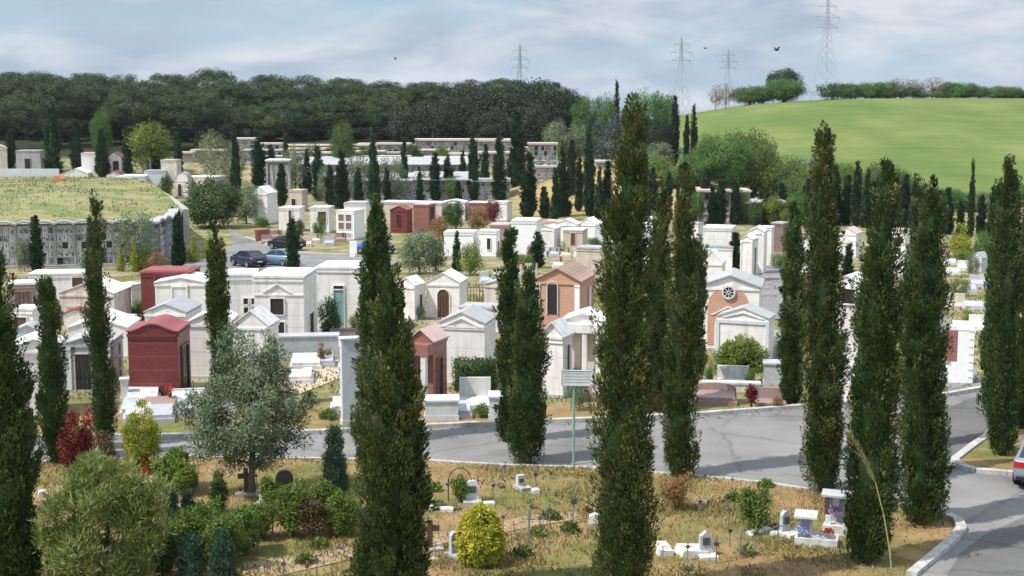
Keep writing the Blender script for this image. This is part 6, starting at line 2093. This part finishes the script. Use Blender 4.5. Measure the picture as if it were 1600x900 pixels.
# metal arch over the climber
P = at(719, 784)
t = thing('plant_arch', 'thin metal arch carrying the climbing plant', 'arch', P)
b = MB(); b.tube([(.36 * math.cos(math.pi * q / 14), 0, .60 + .48 * math.sin(math.pi * q / 14)) for q in range(15)], .014, 5)
b.tube([(-.36, 0, -.1), (-.36, 0, .6)], .014, 5); b.tube([(.36, 0, -.1), (.36, 0, .6)], .014, 5)
b.build('hoop', 'iron', t)


def petals(name, label, P, n, r, mat, leaf=.05, flat=.5, group='flowers on the graves', cat='flowers'):
    rg = np.random.default_rng(int(abs(P[0]) * 100 + n))
    C = rg.normal(0, 1, (n, 3)); C = unit(C) * rg.random((n, 1)) ** .5 * r
    C[:, 2] = np.abs(C[:, 2]) * flat
    V = blades(rg, C, unit(C + rg.normal(0, r * .6, C.shape) + (0, 0, r * .4)), leaf * rg.uniform(.7, 1.2, n), leaf * rg.uniform(.6, .9, n))
    me = leaf_mesh(name, V, rg.random(n), mat)
    o = link(name, me); o.location = P
    return tag(o, label, cat, group)


# roofed shrine with a white grave kerb
P = at(1262, 852)
t = thing('grave_shrine', 'white roofed shrine on a small kerbed grave with flowers', 'shrine', P, -.30)
t.scale = (.86, .86, .86)
b = MB(); b.box(-.42, .95, -.12, -.04, -.1, .26); b.box(-.42, -.34, -.038, .60, -.1, .26); b.box(.87, .95, -.038, .60, -.1, .26); b.box(-.42, .95, .602, .68, -.1, .26)
b.build('grave_kerb', 'marble', t)
b = MB(); b.box(-.338, .868, -.038, .60, -.1, .14); b.build('gravel_bed', 'pale_grey', t)
for x in (-.30, .06):
    b = MB(); b.box(x - .05, x + .05, .42, .52, .142, .84); b.build('post', 'marble', t)
b = MB(); b.box(-.25, .01, .46, .50, .142, .80); b.build('back_panel', 'grey_marble', t)
b = MB(); b.prism_x([(.05, .86), (.66, .93), (.66, 1.0), (.05, .93)], -.48, .26); b.build('roof', 'marble', t)
Q = Vector(P)
petals('flowers', 'blue and white flowers under the roofed shrine', Q + Vector((-.12, .28, .30)), 240, .20, 'blue_flower', .06, 1.)
petals('flowers', 'bright red flowers on the kerbed grave of the roofed shrine', Q + Vector((.62, .15, .30)), 160, .13, 'fire_leaf', .06, 1.)
petals('flowers', 'white flowers in the middle of the kerbed grave', Q + Vector((.35, .12, .14)), 160, .22, 'white_leaf', .05, .4)
# second shrine
P = at(1302, 834)
t = thing('grave_shrine', 'brown posted shrine with lilac flowers beside the dense green cypress', 'shrine', P, -.35)
b = MB(); b.box(-.30, .5, -.1, .5, -.1, .26); b.build('base', 'marble', t)
b = MB(); b.box(-.25, -.08, .0, .1, .262, .52); b.build('vase_block', 'marble', t)
for x, y in ((-.26, .35), (.40, .35), (.40, .02)):
    b = MB(); b.box(x - .045, x + .045, y - .04, y + .04, .262, 1.1); b.build('post', 'door_brown', t)
b = MB(); b.box(-.215, .355, .36, .40, .262, 1.08); b.build('back_panel', 'grey_wall', t)
b = MB(); b.box(-.08, .10, .33, .358, .72, 1.0); b.build('photo', 'plate_white', t)
b = MB(); b.prism_x([(-.12, 1.10), (.2, 1.20), (.52, 1.10), (.52, 1.16), (.2, 1.26), (-.12, 1.16)], -.36, .52); b.build('roof', 'roof_grey', t)
petals('flowers', 'lilac flowers on the brown posted shrine', Vector(P) + Vector((.06, .12, .55)), 220, .20, 'lilac_leaf', .06, 1.)

# broken white tomb near the pointed headstone
P = at(1086, 872)
t = thing('broken_tomb', 'broken white marble tomb slabs before the pointed headstone', 'tomb', P, .2)
b = MB(); b.prism([(-.42, -.05), (.36, -.05), (.40, .16), (-.3, .22)], 0, .7); b.build('slab', 'marble', t)
b = MB(); b.prism([(-.95, -.05), (-.55, -.05), (-.52, .16), (-.9, .18)], .25, .6); b.build('fragment', 'marble', t)
b = MB(); b.prism([(-.75, -.05), (-.46, -.05), (-.42, .10), (-.7, .13)], .8, 1.3); b.build('fragment', 'marble', t)
for lab, px, py, w, h in (('white marble block left of the tallest cypress', 926, 822, .30, .34), ('white bundle of flowers on the worn grass', 838, 772, .25, .14), ('white pot at the far left behind the ragged cypress', 66, 778, .22, .22),
                          ('white stone kerb at the foot of the leafy shrub', 1192, 834, .9, .10), ('white slab edge left of the rounded headstone', 1216, 838, .5, .10), ('pale slab on the dry grass behind the golden conifer', 696, 800, .5, .10),
                          ('pale flat stone near the arched climber', 760, 790, .6, .07)):
    P = at(px, py)
    b = MB(); b.prism([(-w / 2, -.1), (w / 2, -.1), (w * .46, h * .9), (w * .1, h), (-w * .44, h * .8)], 0, .28)
    o = b.build('marble_block', 'marble'); o.location = P; o.rotation_euler.z = px % 1.3 - .6
    tag(o, lab, 'stone', 'loose marble pieces')
for lab, px, py, mat in (('white flowers behind the ragged cypress at the left', 60, 752, 'blossom_leaf'), ('yellowish flowers beside the white ones at the left', 68, 756, 'gold_leaf'), ('pale flowers in front of the arched climber', 712, 796, 'blossom_leaf'), ('pale flowers right of the pale headstone', 784, 762, 'blossom_leaf'),
                         ('red flowers near the olive trunk', 374, 770, 'fire_leaf'), ('white flowers left of the low headstone', 690, 790, 'blossom_leaf'), ('pale pink flowers at the foot of the broken tomb', 1072, 892, 'bare_leaf'), ('small red flowers beside the worn path', 918, 800, 'red_leaf')):
    petals('flowers', lab, at(px, py), 120, .16, mat, .06, 1.)

# clay pot under the round potted bush
P = at(410, 378)
b = MB(); b.lathe([(.5, 0), (.75, .2), (.85, 1.3), (.95, 1.45), (.9, 1.5)], 14)
o = b.build('plant_pot', 'terracotta', None, True); o.location = P
tag(o, 'big terracotta pot under the round clipped bush by the parking road', 'pot')
# orange cover on the field
P = at(90, 283, 1.6)
b = MB(); b.prism([(-.8, -.6), (.8, -.6), (.6, .3), (0, .7), (-.6, .3)], 0, 1.2)
o = b.build('canvas_cover', 'orange_cloth'); o.location = P
tag(o, 'orange canvas cover beside the white shed like vault', 'cover')
# white things beside the blue car
P = at(552, 402)
b = MB(); b.box(-.35, .35, 0, .25, -.2, 1.55); b.box(-.2, .2, -.3, -.002, -.2, .5)
o = b.build('white_panel', 'bright_white'); o.location = P
tag(o, 'white upright panel standing at the bright blue car', 'panel')
P = at(568, 396)
b = MB()
b.box(-.9, .9, 0, .08, .45, .55); b.box(-.9, -.8, 0, .08, -.2, .45); b.box(.8, .9, 0, .08, -.2, .45)
o = b.build('road_barrier', 'bright_white'); o.location = P
tag(o, 'low white barrier in front of the bright blue car', 'barrier')


# ---------------------------------------------------------------- cars
def car(label, P, rz, paint, L=4.2, W=1.75, H=1.46):
    t = thing('parked_car', label, 'car', P, rz, 'parked cars')
    hl, hw = L / 2, W / 2
    # lower body: sections along x (front at -x)
    st = ((-hl, .52, .70, .80), (-hl + .18, .30, .82, .95), (-hl + .9, .20, .95, 1.), (-.5, .20, .98, 1.), (.9, .20, .98, 1.), (hl - .35, .24, 1.0, .98), (hl - .04, .36, .96, .92), (hl, .52, .80, .86))
    b = MB()
    rings = []
    for x, z0, z1, w in st:
        w *= hw
        rings.append([(x, -w * .93, z0), (x, -w, (z0 + z1) / 2 - .03), (x, -w * .98, z1 - .08), (x, -w * .88, z1), (x, w * .88, z1), (x, w * .98, z1 - .08), (x, w, (z0 + z1) / 2 - .03), (x, w * .93, z0)])
    for r in rings:
        b.v += r
    n = 8
    for k in range(len(rings) - 1):
        for j in range(n):
            j2 = (j + 1) % n
            b.f.append((k * n + j, k * n + j2, (k + 1) * n + j2, (k + 1) * n + j))
    b.f.append(tuple(range(n - 1, -1, -1))); b.f.append(tuple((len(rings) - 1) * n + j for j in range(n)))
    b.build('body', paint, t, True)
    # glasshouse
    b = MB()
    g0 = [(-hl + .95, .97), (-.30, H - .05), (hl - 1.05, H - .02), (hl - .30, .98)]
    for (x, z), w in zip(g0, (.84, .66, .66, .82)):
        b.v += [(x, -hw * w, z), (x, hw * w, z)]
    b.f += [(0, 1, 3, 2), (2, 3, 5, 4), (4, 5, 7, 6), (0, 2, 4, 6), (1, 7, 5, 3), (0, 6, 7, 1)]
    b.build('windows', 'car_glass', t)
    b = MB()
    for s in (-1, 1):
        for (x0, z0, w0), (x1, z1, w1) in (((-hl + .95, .97, .85), (-.30, H - .04, .67)), ((hl - .30, .98, .83), (hl - 1.05, H - .01, .67)), ((.30, .97, .865), (.25, H - .03, .68))):
            b.tube([(x0, s * hw * w0, z0), (x1, s * hw * w1, z1)], .045, 5)
    b.build('window_frame', paint, t)
    b = MB()
    b.v += [(-.36, -hw * .68, H - .06), (-.36, hw * .68, H - .06), (.3, hw * .69, H + .012), (.3, -hw * .69, H + .012), (hl - .98, hw * .68, H - .012), (hl - .98, -hw * .68, H - .012)]
    b.f += [(0, 3, 2, 1), (3, 5, 4, 2)]
    b.v += [(x, y, z - .05) for x, y, z in b.v[:6]]
    b.f += [(0, 1, 7, 6), (1, 2, 8, 7), (2, 4, 10, 8), (4, 5, 11, 10), (5, 3, 9, 11), (3, 0, 6, 9)]
    b.build('roof', paint, t)
    for x in (-hl + .85, hl - .85):
        for s in (-1, 1):
            b = MB(); c = [(.20, -.11), (.29, -.11), (.315, -.07), (.315, .07), (.29, .11), (.20, .11)]
            b.lathe(c, 18)
            b.v = [(x + p[0], s * (hw - .10) + p[2], .315 + p[1]) for p in b.v]
            w = b.build('wheel', 'tyre', t, True)
            b = MB(); b.lathe([(.21, -.09), (.21, .118), (.16, .122), (.05, .125)], 14)
            b.v = [(x + p[0], s * (hw - .10 + p[2]), .315 + p[1]) for p in b.v]
            b.build('rim', 'rim_metal', w)
    for s in (-1, 1):
        b = MB(); b.box(-hl + .02, -hl + .16, min(s * hw * .5, s * hw * .86), max(s * hw * .5, s * hw * .86), .58, .72); b.build('headlight', 'plate_white', t)
        b = MB(); b.box(hl - .16, hl + .012, min(s * hw * .52, s * hw * .90), max(s * hw * .52, s * hw * .90), .74, .92); b.build('tail_light', 'red_lamp', t)
        b = MB(); b.box(-.98, -.80, min(s * (hw - .02), s * (hw + .14)), max(s * (hw - .02), s * (hw + .14)), .96, 1.08); b.build('mirror', paint, t)
    b = MB(); b.box(hl + .001, hl + .02, -.26, .26, .52, .63); b.build('number_plate', 'plate_white', t)
    b = MB(); b.prism_x([(-hw * .8, .34), (hw * .8, .34), (hw * .8, .44), (-hw * .8, .44)], hl - .06, hl + .04); b.build('bumper', 'tyre', t)
    return t


P = at(1636, 758)
car('silver hatchback seen from behind, cut by the right edge', P + Vector((.35, 0.9, .02)), R(180 + 62), 'silver_paint', 4.2, 1.75, 1.5)
P = at(433, 416); car('pale blue hatchback beside the parking road cypress', P + Vector((0, .6, .06)), R(-25), 'blue_paint', 3.8)
P = at(386, 418); car('dark navy car left of the pale blue hatchback', P + Vector((0, .6, .06)), R(-48), 'navy_paint', 4.)
P = at(446, 391); car('black car behind the parking road cypress', P + Vector((0, .6, .06)), R(-35), 'black_paint', 4.2)
P = at(566, 398); car('bright blue car at the end of the parking road behind the slim cypress', P + Vector((.8, 1.4, .06)), R(5), 'bright_blue_paint', 4.)


# ---------------------------------------------------------------- lattice pylons
def pylon(label, px, d, ty, w0, arms):
    P = at_depth(px, d)
    H = zat(d, ty) - P.z
    t = thing('power_pylon', label, 'pylon', P, .5, 'lattice power pylons')
    th = d / 8200.
    b = MB()
    def half(z):
        f = z / H
        return w0 / 2 * (1 - f / .72 * .8) if f < .72 else w0 / 2 * .2 * (1 - (f - .72) / .28 * .7)
    zs = [0]
    while zs[-1] < H * .97:
        zs.append(min(H, zs[-1] + max(1.2, half(zs[-1]) * 1.9)))
    cs = ((-1, -1), (1, -1), (1, 1), (-1, 1))
    for a, c in zip(zs, zs[1:]):
        ha, hc = half(a), half(c)
        for i in range(4):
            j = (i + 1) % 4
            p, q = cs[i], cs[j]
            b.tube([(p[0] * ha, p[1] * ha, a), (p[0] * hc, p[1] * hc, c)], th * 1.3, 4, False)
            b.tube([(p[0] * ha, p[1] * ha, a), (q[0] * hc, q[1] * hc, c)], th * .8, 3, False)
            b.tube([(q[0] * ha, q[1] * ha, a), (p[0] * hc, p[1] * hc, c)], th * .8, 3, False)
    b.build('tower', 'pylon_steel', t)
    for f, wa in arms:
        z = H * f; h_ = half(z)
        b = MB()
        for s in (-1, 1):
            b.tube([(s * h_, 0, z), (s * wa, 0, z + .1)], th * 1.1, 4, False)
            b.tube([(s * h_, 0, z + H * .045), (s * wa, 0, z + .1)], th, 4, False)
            b.tube([(s * wa * .5, 0, z + .05), (s * (h_ + wa) * .36, 0, z + H * .028)], th * .7, 3, False)
            b.tube([(s * wa * .97, 0, z), (s * wa * .97, 0, z - H * .05)], th * .9, 4, False)
        b.build('cross_arm', 'pylon_steel', t)


AR = ((.70, 4.6), (.80, 5.2), (.90, 3.8))
pylon('tallest lattice pylon behind the dense bush on the hill crest', 1289, 462, -6, 6.4, AR)
pylon('lattice pylon left of the green field, above the paired cypresses', 1063, 560, 58, 6.0, AR)
pylon('lattice pylon between the tallest one and the one above the paired cypresses', 1136, 640, 76, 6.0, AR)
pylon('small lattice pylon rising over the dark oaks', 812, 690, 66, 6.2, AR)

# ---------------------------------------------------------------- reed and birds
P = at(1394, 892)
H = zat(P.y, 676) - P.z
t = thing('reed_stalk', 'tall leaning reed with a feathery yellow plume at the dense green cypress', 'reed', P)
m = mpp(P)
pts = [((-(1394 - x) * m), 0 if y < 880 else 0, zat(P.y, y) - P.z) for x, y in ((1394, 892), (1388, 860), (1376, 805), (1360, 752), (1343, 716), (1326, 690), (1313, 676))]
pts = [(x, -.45 * q / 6, z) for q, (x, y, z) in enumerate(pts)]
pts[0] = (0, 0, -.1)
b = MB(); b.tube(pts, [.022, .02, .018, .016, .012, .008, .004], 6); b.build('stalk', 'reed_stem', t)
rg = np.random.default_rng(2)
n = 520
f = rg.random(n)
a, c2 = np.array(pts[3]), np.array(pts[6])
mid = np.array(pts[4]); m5 = np.array(pts[5])
f3 = f * 3
C = np.where(f3[:, None] < 1, a + (mid - a) * f3[:, None], np.where(f3[:, None] < 2, mid + (m5 - mid) * (f3[:, None] - 1), m5 + (c2 - m5) * (f3[:, None] - 2)))
ax = unit((c2 - a)[None, :] + rg.normal(0, .32, (n, 3)) + np.array((0, 0, .15)))
V = blades(rg, C, ax, rg.uniform(.12, .32, n), rg.uniform(.012, .022, n))
link('plume', leaf_mesh('plume', V, rg.random(n), 'reed_leaf'), t)

for lab, px, py, d, w in (('black bird in flight left of the tallest pylon', 1208, 78, 110, .3), ('tiny bird high in the sky over the pines', 620, 92, 240, .7), ('tiny bird near the two middle pylons', 1098, 76, 240, .7)):
    x = (px - 800) / FPX * d
    P = Vector((x, d, zat(d, py)))
    t = thing('bird', lab, 'bird', P, .6, 'birds in the sky')
    b = MB()
    b.v = [(-.28, 0, 0), (-.2, -.05, .03), (-.2, .05, .03), (-.2, 0, -.05), (.05, -.08, .05), (.05, .08, .05), (.05, 0, -.08), (.3, -.06, .01), (.3, .06, .01), (.3, 0, -.01)]
    b.f = [(0, 2, 1), (0, 1, 3), (0, 3, 2), (1, 2, 5, 4), (1, 4, 6, 3), (2, 3, 6, 5), (4, 5, 8, 7), (4, 7, 9, 6), (5, 6, 9, 8), (7, 8, 9)]
    for s in (-1, 1):
        i = len(b.v)
        b.v += [(-.12, s * .05, .04), (.08, s * .05, .04), (.06, s * .30, .22), (-.10, s * .28, .24), (.10, s * w * .85, .16), (.04, s * w * .80, .18),
                (-.12, s * .05, .025), (.08, s * .05, .025), (.06, s * .30, .205), (-.10, s * .28, .225)]
        b.f += [(i, i + 1, i + 2, i + 3), (i + 3, i + 2, i + 4, i + 5), (i + 6, i + 9, i + 8, i + 7)]
    b.build('body', 'bird_black', t)

# ---------------------------------------------------------------- little plants and flowers strewn over the plot
rg = random.Random(91)
k = 0
while k < 26:
    px, py = rg.uniform(330, 1260), rg.uniform(752, 892)
    if 900 < px < 1030 or 540 < px < 672:
        continue
    if k < 12:
        petals('flowers', 'small spot of flowers in the dry grass of the front plot', at(px, py), 60, rg.uniform(.08, .13), ('white_leaf', 'fire_leaf', 'white_leaf', 'gold_leaf', 'lilac_leaf')[k % 5], .05, .8, 'small flower spots in the dry grass')
    else:
        petals('weed_tuft', 'small green weed tuft in the dry grass of the front plot', at(px, py), 160, rg.uniform(.18, .32), ('fresh_leaf', 'spring_leaf', 'oleander_leaf')[k % 3], .12, .9, 'green weed tufts in the dry grass', 'plant')
    k += 1
